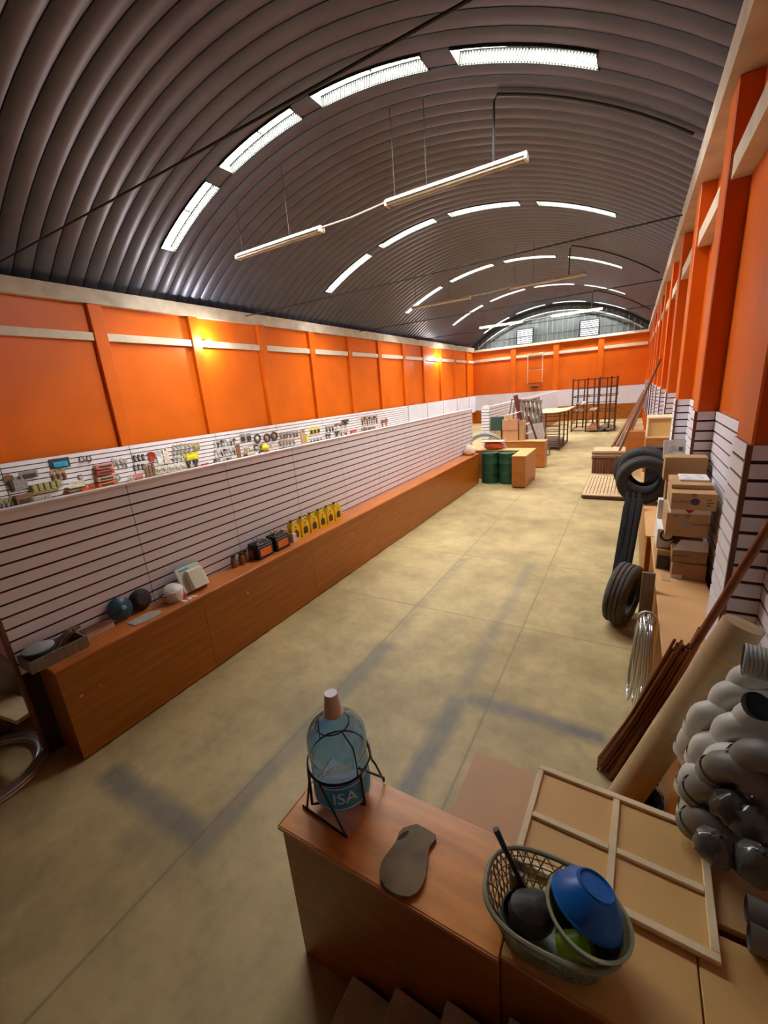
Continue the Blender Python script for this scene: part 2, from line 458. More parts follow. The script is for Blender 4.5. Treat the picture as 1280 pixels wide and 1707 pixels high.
# ---- right wall: slatted boards wrap round every pilaster
wr = thing('wall_right', 'right-hand orange wall with slat-clad pilasters below', 'wall', kind='structure')
MB().box(XR, Y0, 0, XR + .2, YB + .2, 5.0).build('wall_body', 'orange_paint', wr)
PR = [2.92 + 2.36 * k for k in range(-2, 12)]
PXR, PWR = .57, .40
SR0, SR1, NSR = .90, 2.28, 14
me_p = MB().bbox(PXR, 0, 0, XR + .01, PWR, 5.0, .01).mesh('pilaster', 'orange_paint')
for y in PR: link('pilaster', me_p, wr, (0, y, 0))
bay = 2.36 - PWR
me_b = MB().bbox(PXR + .03, PWR + .005, 4.25, XR + .01, 2.355, 4.44, .006).mesh('band', 'cream_paint')
for y in PR: link('band', me_b, wr, (0, y, 0))
me_s1 = MB().box(XR - .022, PWR + .02, 0, XR - .012, 2.345, .080).mesh('slat', 'slat_lavender')
me_s2 = MB().box(PXR + .006, -.018, 0, XR - .024, -.008, .080).mesh('slat', 'slat_lavender')
me_s3 = MB().box(PXR - .016, .004, 0, PXR - .006, PWR - .005, .080).mesh('slat', 'slat_lavender')
me_c = MB().box(PXR - .02, -.022, SR0, PXR + .005, 0.003, SR1 + .004).mesh('corner_trim', 'brown_wood')
far = MB()
for pi, y in enumerate(PR):
    if y < -1: continue
    zs = [SR1 - .080 - r * .1 for r in range(NSR)]
    MB().box(XR - .013, y + PWR, SR0 - .02, XR, y + 2.36, SR1).box(PXR - .007, y, SR0 - .02, PXR, y + PWR, SR1).box(PXR, y - .009, SR0 - .02, XR, y, SR1).build('slat_backing', 'groove_dark', wr)
    link('corner_trim', me_c, wr, (0, y, 0))
    for z in zs:
        if pi <= 8:
            for me in (me_s1, me_s2, me_s3): link('slat', me, wr, (0, y, z))
        else:
            far.box(XR - .045, y + PWR + .02, z, XR - .012, min(y + 2.345, YB), z + .08).box(PXR + .02, y - .03, z, XR - .047, y - .008, z + .08).box(PXR - .028, y + .018, z, PXR - .006, y + PWR - .005, z + .08)
far.build('far_slats', 'slat_lavender', wr)['kind'] = 'stuff'

wf = MB().box(XL - .2, Y0 - .2, 0, XR + .2, Y0, 7.6).build('wall_front_unseen', 'dull_grey'); tag(wf, 'unseen grey end wall behind the stairs, added to block light', 'wall', kind='structure')  # unseen wall, added to keep outside light from coming in behind the camera
# ---- eave beams
b1 = MB().bbox(XL - .2, Y0, 5.0, -10.05, YB, 5.30, .01).build('trim_1', 'beam_paint')
tag(b1, 'cream concrete eave beam along the left wall', 'beam', kind='structure')
b2 = MB().bbox(.50, Y0, 5.0, XR + .2, YB, 5.32, .01).build('trim_2', 'beam_paint')
tag(b2, 'cream concrete eave beam along the right wall', 'beam', kind='structure')

# ---- back wall
wb = thing('wall_back', 'orange end wall with white lower boards and grey metal gable', 'wall', kind='structure')
MB().box(XL, YB, 0, XR, YB + .2, 5.0).build('wall_body', 'orange_paint', wb)
BP = [-7.3, -4.55, -1.93]
for x in BP: MB().bbox(x - .16, YB - .08, 0, x + .16, YB + .01, 5.0, .008).build('pilaster', 'orange_paint', wb)
ed = [XL] + BP + [XR]
for a, b in zip(ed[:-1], ed[1:]):
    MB().bbox(a + (.17 if a != XL else .12), YB - .05, 4.30, b - (.17 if b != XR else .2), YB + .01, 4.47, .006).build('band', 'cream_paint', wb)
    MB().box(a + .01, YB - .11, .95, b - .01, YB - .085, 2.02).build('plain_board', 'white_panel', wb)
MB().bbox(XL, YB - .12, 5.0, XR, YB + .2, 5.14, .008).build('ring_beam', 'cream_paint', wb)
x = XL + .02
while x < XR - .05:
    x2 = min(x + .62, XR); xs = [x + (x2 - x) * u for u in (0, .06, .12, .5, .56, .62, 1)]
    dz = [0, -.03, 0, 0, -.03, 0, 0]; vs = []; fs = []
    for k, xx in enumerate(xs):
        d = (AR + .2) ** 2 - (xx - AXC) ** 2
        vs += [(xx, YB + .1 + dz[k], 5.12), (xx, YB + .1 + dz[k], max(5.13, AZC + math.sqrt(max(d, 0))))]
    for k in range(6): fs.append((2 * k, 2 * k + 2, 2 * k + 3, 2 * k + 1))
    MB().add(vs, fs).build('gable_sheet', 'gable_metal', wb); x = x2
ab = MB(); arcbox(ab, -T0, T0, AR - .15, AR + .1, YB - .06, YB + .02, 30)
ab.build('arch_beam', 'dark_cable', wb)
ab = MB(); ab.tube([(arch(t, AR - .42)[0], YB - .12, arch(t, AR - .42)[1]) for t in [(-.92 + 1.84 * i / 24) * T0 for i in range(25)]], .035, 6); ab.build('arch_pipe', 'silver_dull', wb)
bb = MB().box(XL, YB - .11, 0, XR, YB - .085, .945).build('baseboard_back', 'laminate_wood'); tag(bb, 'brown laminate panel along the foot of the end wall', 'panel', kind='structure')
for (a, b, lb) in ((-7.1, -6.02, 'left louvred vent in the gable, bright behind slats'), (-3.22, -2.1, 'right louvred vent in the gable, bright behind slats')):
    wn += 1
    v = thing('window_%d' % wn, lb, 'vent', ((a + b) / 2, YB - .02, 5.16), kind='structure'); hw = (b - a) / 2; H = .96
    MB().box(-hw + .03, .03, .03, hw - .03, .04, H - .03).build('pane', 'louvre_light', v)
    MB().box(-hw, -.04, 0, -hw + .05, .05, H).box(hw - .05, -.04, 0, hw, .05, H).box(-hw, -.04, 0, hw, .05, .05).box(-hw, -.04, H - .05, hw, .05, H).build('frame', 'black_metal', v)
    for i in range(7): MB().box(-hw + .05, -.03, .12 + i * .115, hw - .05, .028, .172 + i * .115).build('louvre', 'gable_metal', v)

# wall frame with small shelf on the end wall (old backboard frame)
bf = thing('backboard_frame', 'orange-painted pipe frame with small board on the end wall', 'wall frame', (-5.85, YB - .09, 2.5))
MB().tube([(-.48, 0, .1), (-.48, 0, 2.0), (.48, 0, 2.0), (.48, 0, .1)], .022, 6, closed=True).build('pipe_frame', 'cream_paint', bf)
MB().tube([(-.46, 0, 1.0), (.46, 0, 1.02)], .02, 6).build('crossbar', 'rust_metal', bf)
MB().bbox(-.46, -.02, .12, .46, .03, .96, .008).build('board', 'orange_paint', bf)
MB().bbox(-.28, -.3, -.12, .28, 0, -.07, .006).build('shelf', 'old_wood', bf)
MB().box(-.2, -.15, -.24, .2, 0, -.13).build('bracket', 'brown_wood', bf)

# ---- steel ties, conduits, hanging lights, wall lamps
for i, (y, z) in enumerate(((3.76, 5.36), (9.65, 5.2), (15.8, 5.25), (21.3, 5.25), (27.0, 5.25))):
    r = MB().tube([(-10.04, y, z), (-4.8, y, z - .015), (.5, y, z)], .014, 6).build('tie_rod', 'dark_cable')
    tag(r, 'thin dark steel tie rod across the vault, %s from the camera' % ORD[i], 'tie rod', 'tie rods across the vault')
FZ = 5.93
for i, (y, lit, tl) in enumerate(((7.62, 0, 'near'), (16.5, 0, 'middle'), (25.3, 1, 'far'))):
    pts = []
    for k in range(9):
        t = arch_t(.46) + (arch_t(-2.05) - arch_t(.46)) * k / 8; xx, zz = arch(t, AR - .06); pts.append((xx, y, zz))
    pts += [(-2.12, y, pts[-1][2] - .06), (-2.13, y, FZ + .06)]
    c = MB().tube(pts, .02, 6).build('conduit', 'dark_cable'); tag(c, 'dark conduit running up the vault to the %s strip lights' % tl, 'conduit', 'conduits')
    for (x0, x1, sd) in ((-7.9, -5.5, 'left'), (-4.05, -1.62, 'right')):
        fx = thing('strip_light', '%s hanging twin-tube strip light of the %s row%s' % (sd, tl, ', glowing' if lit else ', unlit'), 'light', ((x0 + x1) / 2, y, FZ), group='hanging strip lights')
        hw = (x1 - x0) / 2; dz = .05 if sd == 'left' else 0
        hs = MB().bbox(-hw, -.05, .0 - dz, hw, .05, .06 - dz, .01).build('housing', 'fixture_cream', fx)
        MB().bbox(-hw * .98, -.08, -.005 - dz, hw * .98, .08, .003 - dz, .002).build('reflector', 'fixture_cream', fx)
        for dy in (-.045, .045): MB().tube([(-hw * .96, dy, -.03 - dz), (hw * .96, dy, -.03 - dz)], .017, 8).build('tube', 'tube_lit' if lit else 'tube_off', fx)
        for s_ in (-1, 1): MB().box(s_ * hw * .985 - .02, -.08, -.05 - dz, s_ * hw * .985 + .02, .08, .03 - dz).build('end_cap', 'fixture_cream', hs)
        for u in (-.85, .3 if sd == 'left' else -.35):
            xx = u * hw; zz = AZC + math.sqrt(AR ** 2 - ((x0 + x1) / 2 + xx - AXC) ** 2) - FZ
            MB().tube([(xx, 0, .05 - dz), (xx, 0, zz)], .006, 5).build('hanger', 'dark_cable', fx)
    j = MB().tube([(-5.5, y, FZ - .02), (-4.8, y, FZ - .02), (-4.05, y, FZ + .03)], .016, 6).build('link_pipe', 'silver_dull')
    tag(j, 'thin pipe linking the two strip lights of the %s row' % tl, 'pipe', 'link pipes')
for i, (px, py, lb) in enumerate(((349, 568, 'glaring bare bulb on the left wall, nearer of two'), (734, 598, 'glaring bare bulb on the left wall, farther of two'))):
    p = at(px, py, x=-9.95)
    b = thing('wall_lamp', lb, 'lamp', (-10.085, p.y, p.z))
    MB().lathe([(.05, 0), (.05, .02), (.03, .05), (.028, .07)], 14, Matrix.Rotation(math.pi / 2, 4, 'Y')).build('socket', 'fixture_cream', b)
    MB().lathe([(.02, .065), (.035, .085), (.048, .115), (.045, .14), (.028, .16), (.004, .168)], 14, Matrix.Rotation(math.pi / 2, 4, 'Y')).build('bulb', 'bulb_lit', b)
    ld = bpy.data.lights.new('bulb_light', 'POINT'); ld.energy = BULB_W; ld.color = (1, .97, .95); ld.shadow_soft_size = .05
    lo = bpy.data.objects.new('bulb_light', ld); COL.objects.link(lo); lo.parent = b; lo.location = (.28, 0, .0)

# ---------------------------------------------------------------- left counter run and the slatted partition behind it
CX, CBX, CH = -3.66, -4.0, .865        # front face, back edge, top height
CY0, CY1 = 1.02, 11.45
pt = thing('slat_partition', 'long pinkish-white slatted partition standing behind the brown counter', 'partition', (CBX, 0, 0))
PY = [.92 + 1.132 * k for k in range(10)] + [11.95]
MB().box(-.06, .92, 0, -.02, 11.95, 2.07).build('core', 'groove_dark', pt)
me_s = MB().box(-.021, .004, 0, -.010, 1.128, .082).mesh('slat', 'slat_white')
me_s9 = MB().box(-.021, .004, 0, -.010, PY[-1] - PY[-2] - .006, .080).mesh('slat', 'slat_white')
for k, y in enumerate(PY[:-1]):
    for r in range(13): link('slat', me_s9 if k == 9 else me_s, pt, (0, y, 2.066 - .080 - r * .1))
MB().box(-.085, .90, 2.067, .004, 11.96, 2.082).build('top_cap', 'slat_white', pt)
MB().box(-.06, .895, 0, .0, .919, 2.066).build('end_post', 'brown_wood', pt)
MB().box(-.09, 11.951, 0, .002, 11.98, 2.066).build('end_post', 'slat_white', pt)

UN = [CY0, 2.33, 4.07, 5.8, 7.55, 9.3, CY1]
un_lab = ['nearest brown cabinet of the left counter, with the exposed end panel', 'second brown cabinet of the left counter, below the cream dish tray',
          'third brown cabinet of the left counter, below the yellow jugs', 'fourth brown cabinet of the left counter', 'fifth brown cabinet of the left counter', 'farthest brown cabinet of the left counter, next to the green drums']
for k in range(6):
    u = thing('counter_cabinet', un_lab[k], 'cabinet', (CX, UN[k], 0), group='cabinets of the left counter')
    L_ = UN[k + 1] - UN[k]
    MB().box(CBX - CX + .01, .004, .0, -.022, L_ - .004, CH - .022).build('carcass', 'laminate_wood', u)
    np_ = 1
    for q in range(np_):
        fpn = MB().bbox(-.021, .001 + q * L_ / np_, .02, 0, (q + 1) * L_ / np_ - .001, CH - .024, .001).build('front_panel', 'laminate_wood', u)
    MB().box(-.05, .004, 0, -.03, L_ - .004, .02).build('kick', 'groove_dark', u)
    random.seed(31 + k)
    for q in range(3):
        yy, zz = random.uniform(.1, L_ - .1), random.choice([.55, .62, .7, .74, .3])
        MB().lathe([(.012, 0), (.009, .003)], 8, Matrix.Translation((0.0, yy, zz)) @ Matrix.Rotation(math.pi / 2, 4, 'Y')).build('screw_cover', random.choice(['brass_dot', 'chip_pale']), fpn)
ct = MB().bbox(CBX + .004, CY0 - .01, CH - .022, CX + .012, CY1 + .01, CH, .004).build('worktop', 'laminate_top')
tag(ct, 'long orange-brown worktop of the left counter', 'worktop')

# ---- things on the left counter
def on_ct(px, py, z=CH): return at(px, py, z=z)
# wooden tray box with a blue bowl in it
p = on_ct(112, 1090)
tb = thing('wooden_tray', 'olive-brown wooden box tray at the near end of the left counter', 'tray', (-3.86, .985, CH))
MB().box(-.12, -.06, 0, .10, .34, .012).build('bottom', 'old_wood', tb)
for (x0, y0, x1, y1) in ((-.12, -.06, -.105, .34), (.085, -.06, .10, .34), (-.105, -.06, .085, -.045), (-.105, .325, .085, .34)):
    MB().box(x0, y0, .012, x1, y1, .10).build('side', 'old_wood', tb)
bl = thing('blue_bowl', 'dark blue bowl with grey lid in the wooden tray', 'bowl', (-3.865, 1.035, CH + .013))
MB().lathe([(.06, 0), (.085, .05), (.098, .12)], 24, capt=False).lathe([(.092, .12), (.08, .05), (.055, .008)], 24, capb=False).build('body', 'blue_dark', bl)
MB().lathe([(.101, .12), (.103, .13), (.08, .142), (.03, .15), (.004, .152)], 24).build('lid', 'hose_grey', bl)
for i, (dx, dy, m, nm, lb) in enumerate(((.0, .30, 'g_brown', 'hand_tool', 'brown hand tool lying in the wooden tray'), (-.05, .27, 'g_grey', 'hand_tool', 'grey hand tool lying in the wooden tray'))):
    t = MB().tube([(-.02, -.06, .018), (.0, 0, .1), (.02, .07, .15)], .014, 6).cbox((.02, .075, .155), (.03, .05, .02)).build(nm, m, None, (-3.86 + dx, .985 + dy - .06, CH + .014)); tag(t, lb, 'tool')
t = thing('flat_box', 'pale flat box lying behind the wooden tray', 'box', (-3.9, 1.46, CH)); MB().bbox(-.09, -.1, 0, .0, .14, .06, .004).build('body', 'paper_white', t); MB().bbox(-.09, -.1, .06, .02, .14, .07, .004).build('lid', 'brown_wood', t)
# pot lids and pans leaning on the slats
def disc_at(name, lb, px, py, r, m, knob=None, lean=.5, xx=None):
    c = at(px, py, z=CH + r * .85)
    t = thing(name, lb, 'pan lid' if knob else 'pan', (min(-3.83, c.x) , c.y, CH))
    Mx = Matrix.Translation((0, 0, r * math.cos(lean) + .012)) @ Matrix.Rotation(math.pi / 2 - lean, 4, 'Y')
    if knob:
        MB().lathe([(r, 0), (r * .98, .012), (r * .7, .03), (r * .2, .042), (.004, .044)], 28, Mx).build('disc', m, t)
        MB().lathe([(.012, .042), (.010, .06), (.02, .07), (.022, .085), (.01, .092)], 14, Mx).build('knob', knob, t)
    else:
        MB().lathe([(r * .35, .05), (r * .6, .048), (r * .88, .02), (r, -.005), (r * .97, -.012)], 28, Mx).build('disc', m, t)
        MB().lathe([(r * .98, -.012), (r * 1.04, -.02), (r * 1.02, -.028), (r * .9, -.03)], 28, Mx).build('rim', m, t)
    return t
disc_at('pot_lid', 'dark blue-grey pot lid with blue knob leaning on the slats', 201, 1018, .108, 'blue_dark', 'teal', .35)
disc_at('round_pan', 'dark bronze round pan leaning on the slats beside the pot lid', 236, 1002, .10, 'pan_black', None, .3)
t = MB().prism([(-.09, -.13), (.05, -.12), (.075, .02), (.06, .13), (-.02, .15), (-.08, .1)], .008).build('tile_piece', 'tile_grey', None, (-3.76, 1.80, CH)); tag(t, 'broken grey tile piece lying on the counter below the pans', 'tile')
# rice cooker
p = on_ct(279, 997)
rc = thing('rice_cooker', 'white rice cooker with a tilted lid on the left counter', 'cooker', (-3.83, p.y, CH))
MB().lathe([(.07, 0), (.085, .02), (.09, .10), (.088, .115)], 24).build('body', 'enamel_white', rc)
MB().lathe([(.086, 0), (.086, .012), (.06, .035), (.02, .045), (.004, .046)], 24, Matrix.Translation((.0, .01, .118)) @ Matrix.Rotation(.35, 4, 'Y')).build('lid', 'enamel_white', rc)
MB().tube([(.03, -.09, .09), (.02, -.12, .1), (-.03, -.12, .1), (-.03, -.09, .09)], .008, 6).build('handle', 'black_plastic', rc)
p = on_ct(308, 995)
pk = thing('pink_cup', 'pink plastic cup lying beside the cream tray', 'cup', (-3.80, p.y - .035, CH + .034))
Mx = Matrix.Rotation(1.3, 4, 'X') @ Matrix.Rotation(.6, 4, 'Y')
MB().lathe([(.022, -.05), (.032, .03)], 16, Mx, capt=False).lathe([(.029, .03), (.02, -.045)], 16, Mx, capb=False).build('body', 'pink', pk)
MB().tube([Mx @ Vector(q) for q in ((.028, 0, -.02), (.05, 0, -.01), (.05, 0, .015), (.03, 0, .02))], .005, 6).build('handle', 'pink', pk)
for i, (dy, rz) in enumerate(((-.06, .2), (.0, -.3), (.05, .5))):
    t = MB().prism([(-.03, -.015), (.035, -.02), (.03, .02), (-.035, .012)], .003).build('paper_scrap', 'paper_white', None, (-3.72, p.y + dy, CH)); t.rotation_euler.z = rz
    tag(t, 'white paper scrap by the pink cup', 'paper', 'paper scraps by the pink cup')
# cream dish tray standing against the slats
p = on_ct(330, 985)
dt = thing('dish_tray', 'cream plastic dish tray with teal back leaning on the slats', 'tray', (-3.80, p.y, CH + .024), rot=(0, 0, 0))
LM = Matrix.Rotation(-.42, 4, 'Y')
MB().bbox(-.055, -.115, .0, -.03, .16, .28, .01, LM).build('back_tray', 'teal', dt)
MB().bbox(-.028, -.13, .0, -.008, .15, .265, .01, LM).build('plate', 'tray_cream', dt)
MB().bbox(-.006, -.06, .005, .05, .14, .215, .02, LM).build('basin', 'tray_cream', dt)
MB().box(-.0075, -.09, .225, -.004, .02, .245, LM).build('slot', 'teal', dt)
# brown jars, batteries, boxes, yellow jugs
JAR = MB().lathe([(.034, 0), (.036, .01), (.036, .09), (.024, .115), (.024, .13)], 14).mesh('glass', 'brown_glass')
LID = MB().lathe([(.028, .13), (.028, .15)], 14).mesh('lid', 'black_plastic')
for i, (px, py) in enumerate(((375, 942), (386, 937), (396, 933), (405, 929))):
    p = on_ct(px, py); t = thing('brown_jar', '%s small brown jar in the row left of the batteries' % ('leftmost', 'second', 'third', 'rightmost')[i], 'jar', (-3.92 + .02 * (i % 2), p.y, CH), group='brown jars')
    link('glass', JAR, t); link('lid', LID, t)
for i, (px, py) in enumerate(((430, 926), (457, 912))):
    p = on_ct(px, py)
    t = thing('car_battery', ('left', 'right')[i] + ' black car battery with orange label on the left counter', 'battery', (-3.86, p.y + .0, CH), group='car batteries')
    cs = MB().bbox(-.10, -.12, 0, .09, .12, .16, .006).build('case', 'battery_black', t); MB().bbox(-.095, -.115, .16, .085, .115, .19, .006).build('cover', 'battery_black', t)
    MB().box(.09, -.09, .035, .093, .09, .13).build('label_sticker', 'orange_label', cs)
    for dy in (-.08, .08): MB().lathe([(.012, .19), (.010, .21)], 10, Matrix.Translation((.05, dy, 0))).build('terminal', 'silver_dull', t)
    q = MB().tube([(-.02, -.07, .0), (.0, 0, .03), (-.03, .06, .02)], .014, 6).bbox(-.07, -.03, -.013, .01, .05, .02, .004).build('spare_part', ('silver_dull', 'g_khaki')[i], None, (-3.88, p.y, CH + .206))
    tag(q, ('silver', 'khaki')[i] + ' spare part lying on the ' + ('left', 'right') [i] + ' car battery', 'spare part')
p = on_ct(473, 903)
for i, (dy, h, m) in enumerate(((-.03, .20, 'g_tan'), (.05, .12, 'paper_white'))):
    t = MB().bbox(-.05, -.035, 0, .04, .035, h, .004).build('small_carton', m, None, (-3.9 + i * .06, p.y + dy, CH)); tag(t, ('tan upright', 'white low')[i] + ' carton between battery and yellow jugs', 'carton')
JB = MB()
JB.prism([(-.075, 0), (.075, 0), (.08, .02), (.08, .16), (.072, .19), (.05, .215), (.02, .22), (-.015, .235), (-.02, .26), (-.055, .26), (-.06, .235), (-.078, .20), (-.08, .16), (-.08, .02)], .09, Matrix.Translation((-.045, 0, 0)) @ Matrix.Rotation(math.pi / 2, 4, 'Z') @ Matrix.Rotation(math.pi / 2, 4, 'X'))
JBm = JB.mesh('body', 'yellow_plastic')
JH = MB().tube([(0, .005, .222), (0, .045, .25), (0, .07, .215), (0, .076, .17)], .012, 8).mesh('handle', 'yellow_plastic')
JL = MB().prism([(-.045, .04), (.045, .04), (.045, .12), (.02, .135), (.0, .155), (-.02, .135), (-.045, .12)], .002, Matrix.Translation((.045, 0, 0)) @ Matrix.Rotation(math.pi / 2, 4, 'Z') @ Matrix.Rotation(math.pi / 2, 4, 'X')).mesh('label_print', 'g_dark')
JE = MB().lathe([(.018, 0), (.018, .002)], 12, Matrix.Translation((.045, 0, .19)) @ Matrix.Rotation(math.pi / 2, 4, 'Y')).mesh('emblem', 'g_olive')
JC = MB().lathe([(.022, .26), (.022, .285)], 12, Matrix.Translation((0, -.0375, 0))).mesh('cap', 'g_dark')
for i in range(6):
    pa, pb = on_ct(487, 899), on_ct(556, 865); y = pa.y + (pb.y - pa.y) * i / 5
    t = thing('oil_jug', '%s yellow jug with dark label in the row on the left counter' % ('nearest', 'second', 'third', 'fourth', 'fifth', 'farthest')[i], 'jug', (-3.87, y, CH), group='yellow jugs')
    jb = link('body', JBm, t); link('handle', JH, t); link('cap', JC, t); link('label_print', JL, jb); link('emblem', JE, jb)
# far end: sack and orange bag
def blob(name, m, lb, cat, loc, prof, sx=1, sy=1, rough=.012, n=18, seed=1, rz=0):
    rr = random.Random(seed); mb = MB().lathe(prof, n, sx=sx, sy=sy)
    mb.v = [(x + rr.uniform(-1, 1) * rough, y + rr.uniform(-1, 1) * rough, z + (rr.uniform(-1, 1) * rough * .6 if z > .02 else 0)) for x, y, z in mb.v]
    o = mb.build(name, m, None, loc); o.rotation_euler.z = rz; return tag(o, lb, cat)
blob('cloth_sack', 'sack_cloth', 'pale cloth sack at the far end of the left counter', 'sack', (-3.84, 11.22, CH), [(.12, 0), (.17, .06), (.16, .16), (.08, .25), (.03, .28)], 1, 1, .012)
blob('orange_bag', 'orange_red', 'red-orange bag beyond the cloth sack, under a cardboard sheet', 'bag', (-3.45, 12.25, .865), [(.18, 0), (.26, .05), (.26, .14), (.2, .2), (.05, .22)], 1.1, .7, .02, seed=3)
t = MB().bbox(-.38, -.2, 0, .3, .2, .012, .003).build('cardboard_sheet', 'plywood', None, (-3.45, 12.25, 1.10)); tag(t, 'tan sheet lying on top of the red-orange bag', 'sheet')

# ---------------------------------------------------------------- goods hanging on the slats of the left wall
GX = -10.034
ME_HOOK = MB().tube([(0, 0, 0), (.05, 0, 0), (.055, 0, .008)], .003, 5).mesh('hook', 'silver_dull')
def good(kind, px, py, wpx, hpx, m, name, lb, cat, group=None, m2=None):
    c = at(px, py, x=GX); w = abs(at(px + wpx / 2, py, x=GX).y - at(px - wpx / 2, py, x=GX).y) * .93; h = (at(px, py - hpx / 2, x=GX).z - at(px, py + hpx / 2, x=GX).z) * .93
    t = thing(name, lb, cat, (GX, c.y, c.z), group=group); rr = random.Random(int(px * 7 + py))
    if kind == 'pack':
        MB().bbox(0.004, -w / 2, -h / 2, .016, w / 2, h / 2, .003).build('card', m, t)
        MB().bbox(.016, -w * .36, -h * .36, .05, w * .36, h * .16, .012).build('blister', m2 or 'g_silver', t)
    elif kind == 'box':
        cs = MB().bbox(.001, -w / 2, -h / 2, .13, w / 2, h / 2, .006).build('case', m, t)
        MB().box(.13, -w * .36, -h * .25, .134, w * .36, h * .2).build('label_print', m2 or 'g_dark', cs)
    elif kind == 'tool':
        a = rr.uniform(-.25, .25) * w
        MB().tube([(.03, a, -h / 2), (.03, -a * .5, h * .15)], min(w * .2, .03), 6).build('handle', m, t)
        MB().prism([(-w * .5, 0), (-w * .2, -h * .06), (w * .45, 0), (w * .5, h * .2), (w * .1, h * .32), (-w * .4, h * .25)], .02, Matrix.Translation((.025, 0, h * .15)) @ Matrix.Rotation(math.pi / 2, 4, 'Z') @ Matrix.Rotation(math.pi / 2, 4, 'X')).build('head', m2 or 'g_silver', t)
    elif kind == 'ring':
        r = min(w, h) / 2
        MB().tube([(.03, r * .82 * math.sin(a), h / w * r * .82 * math.cos(a)) for a in [2 * math.pi * k / 18 for k in range(18)]], r * .2, 6, closed=True).build('ring', m, t)
        if m2: MB().lathe([(r * .5, 0), (r * .35, .03), (.004, .045)], 12, Matrix.Translation((.02, 0, 0)) @ Matrix.Rotation(math.pi / 2, 4, 'Y')).build('centre', m2, t)
    elif kind == 'dome':
        r = w / 2
        MB().lathe([(r, 0), (r * .95, .05), (r * .7, .12), (r * .3, .155), (.004, .16)], 18, Matrix.Rotation(math.pi / 2, 4, 'Y'), sx=h / w).build('shell', m, t)
        MB().lathe([(r * 1.08, 0), (r * 1.08, .012)], 18, Matrix.Rotation(math.pi / 2, 4, 'Y'), sx=h / w).build('brim', m, t)
    elif kind == 'glove':
        MB().bbox(.004, -w * .35, -h * .5, .04, w * .35, h * .05, .02).build('cuff', m, t)
        for k in range(4): MB().tube([(.025, -w * .3 + k * w * .2, 0), (.03, -w * .36 + k * w * .24, h * (.42 + .07 * (k in (1, 2))))], w * .1, 6).build('finger', m, t)
        MB().tube([(.025, w * .3, -h * .2), (.03, w * .52, h * .08)], w * .1, 6).build('thumb', m, t)
    elif kind == 'shelf':
        MB().bbox(0, -w / 2, -h / 2, .22, w / 2, -h / 2 + .02, .004).build('board', m, t)
        MB().box(.21, -w / 2, -h / 2 + .02, .22, w / 2, h / 2).build('lip', m, t)
        MB().box(0, -w / 2, -h / 2 - .03, .2, w / 2, -h / 2 - .005).build('bracket', m2 or 'g_dark', t)
    elif kind == 'drill':
        MB().bbox(.005, -w / 2, h * .05, .07, w * .35, h * .5, .02).build('motor', m, t)
        MB().bbox(.015, -w * .25, -h * .5, .06, w * .08, h * .06, .012).build('grip', m, t)
        MB().tube([(.038, w * .34, h * .28), (.038, w * .55, h * .28)], .015, 8).build('chuck', m2 or 'g_silver', t)
    elif kind == 'board':
        MB().bbox(.002, -w / 2, -h / 2, .03, w / 2, h / 2, .004).build('plank', m, t)
        MB().lathe([(w * .15, 0), (w * .15, .002)], 10, Matrix.Translation((.03, 0, h * .4)) @ Matrix.Rotation(math.pi / 2, 4, 'Y')).build('hang_hole', 'g_dark', t)
    o = link('hook', ME_HOOK, t); o.location = (0, 0, h * .45)
    return t
G = good
G('pack', 99, 772, 38, 18, 'g_dark', 'tool_pack', 'bright blue tool pack on black card, top row of the left wall', 'pack', m2='g_blue')
G('ring', 135, 766, 10, 13, 'g_dark', 'shackle', 'left black shackle ring beside the blue tool pack', 'shackle'); G('ring', 147, 765, 10, 13, 'g_dark', 'shackle', 'right black shackle ring beside the blue tool pack', 'shackle')
for i in range(4): G('box', 170 + i * 1.5, 777 + i * 10, 33, 8, ('g_pink', 'g_red', 'g_tan', 'g_orange')[i], 'tool_box', ('topmost', 'second', 'third', 'lowest')[i] + ' of the four stacked red-orange tool boxes on the wall', 'box', 'stacked red-orange boxes')
G('pack', 48, 791, 34, 13, 'g_grey', 'long_pack', 'grey long pack under the slats left of the blue pack', 'pack', m2='g_dark')
G('board', 33, 805, 26, 24, 'g_grey', 'hanging_board', 'grey square panel hung at the far left of the wall', 'panel')
for i in range(3): G('pack', 88 + i * 9, 793 - i * 1.6, 7, 19, 'g_tan', 'card_pack', ('left', 'middle', 'right')[i] + ' tan card pack hanging below the blue pack', 'pack', 'tan card packs', m2='g_brown')
for i in range(5): G('box', 54 + i * 10, 814 - i * 2, 9, 13, 'g_olive', 'olive_box', ('first', 'second', 'third', 'fourth', 'fifth')[i] + ' from the left of the olive boxes on the wall', 'box', 'olive boxes', m2='g_khaki')
G('shelf', 120, 807, 30, 10, 'g_cream', 'wall_shelf', 'small cream shelf above the red clamp', 'shelf')
G('pack', 133, 795, 9, 8, 'g_brown', 'pouch', 'small brown pouch above the cream shelf', 'pouch')
G('glove', 140, 817, 13, 26, 'g_orange', 'work_glove', 'left orange work glove hanging by the boxes', 'glove'); G('glove', 153, 817, 12, 24, 'g_orange', 'work_glove', 'right orange work glove hanging by the boxes', 'glove')
G('tool', 111, 826, 10, 18, 'g_red', 'red_clamp', 'small dark red clamp below the cream shelf', 'clamp', m2='g_red')
G('tool', 15, 805, 20, 34, 'g_dark', 'garden_tool', 'dark garden tool leaning at the far left of the wall', 'tool', m2='g_brown')
G('box', 38, 836, 30, 28, 'g_brown', 'drawer_box', 'dark brown drawer box with pinkish top on the wall', 'box', m2='g_dark')
for i in range(5): G('tool', 59 + i * 6, 837 - i * 1.4, 5, 16, 'g_dark', 'small_tool', 'small black tool hanging beside the brown drawer box', 'tool', 'black tools beside the drawer box')
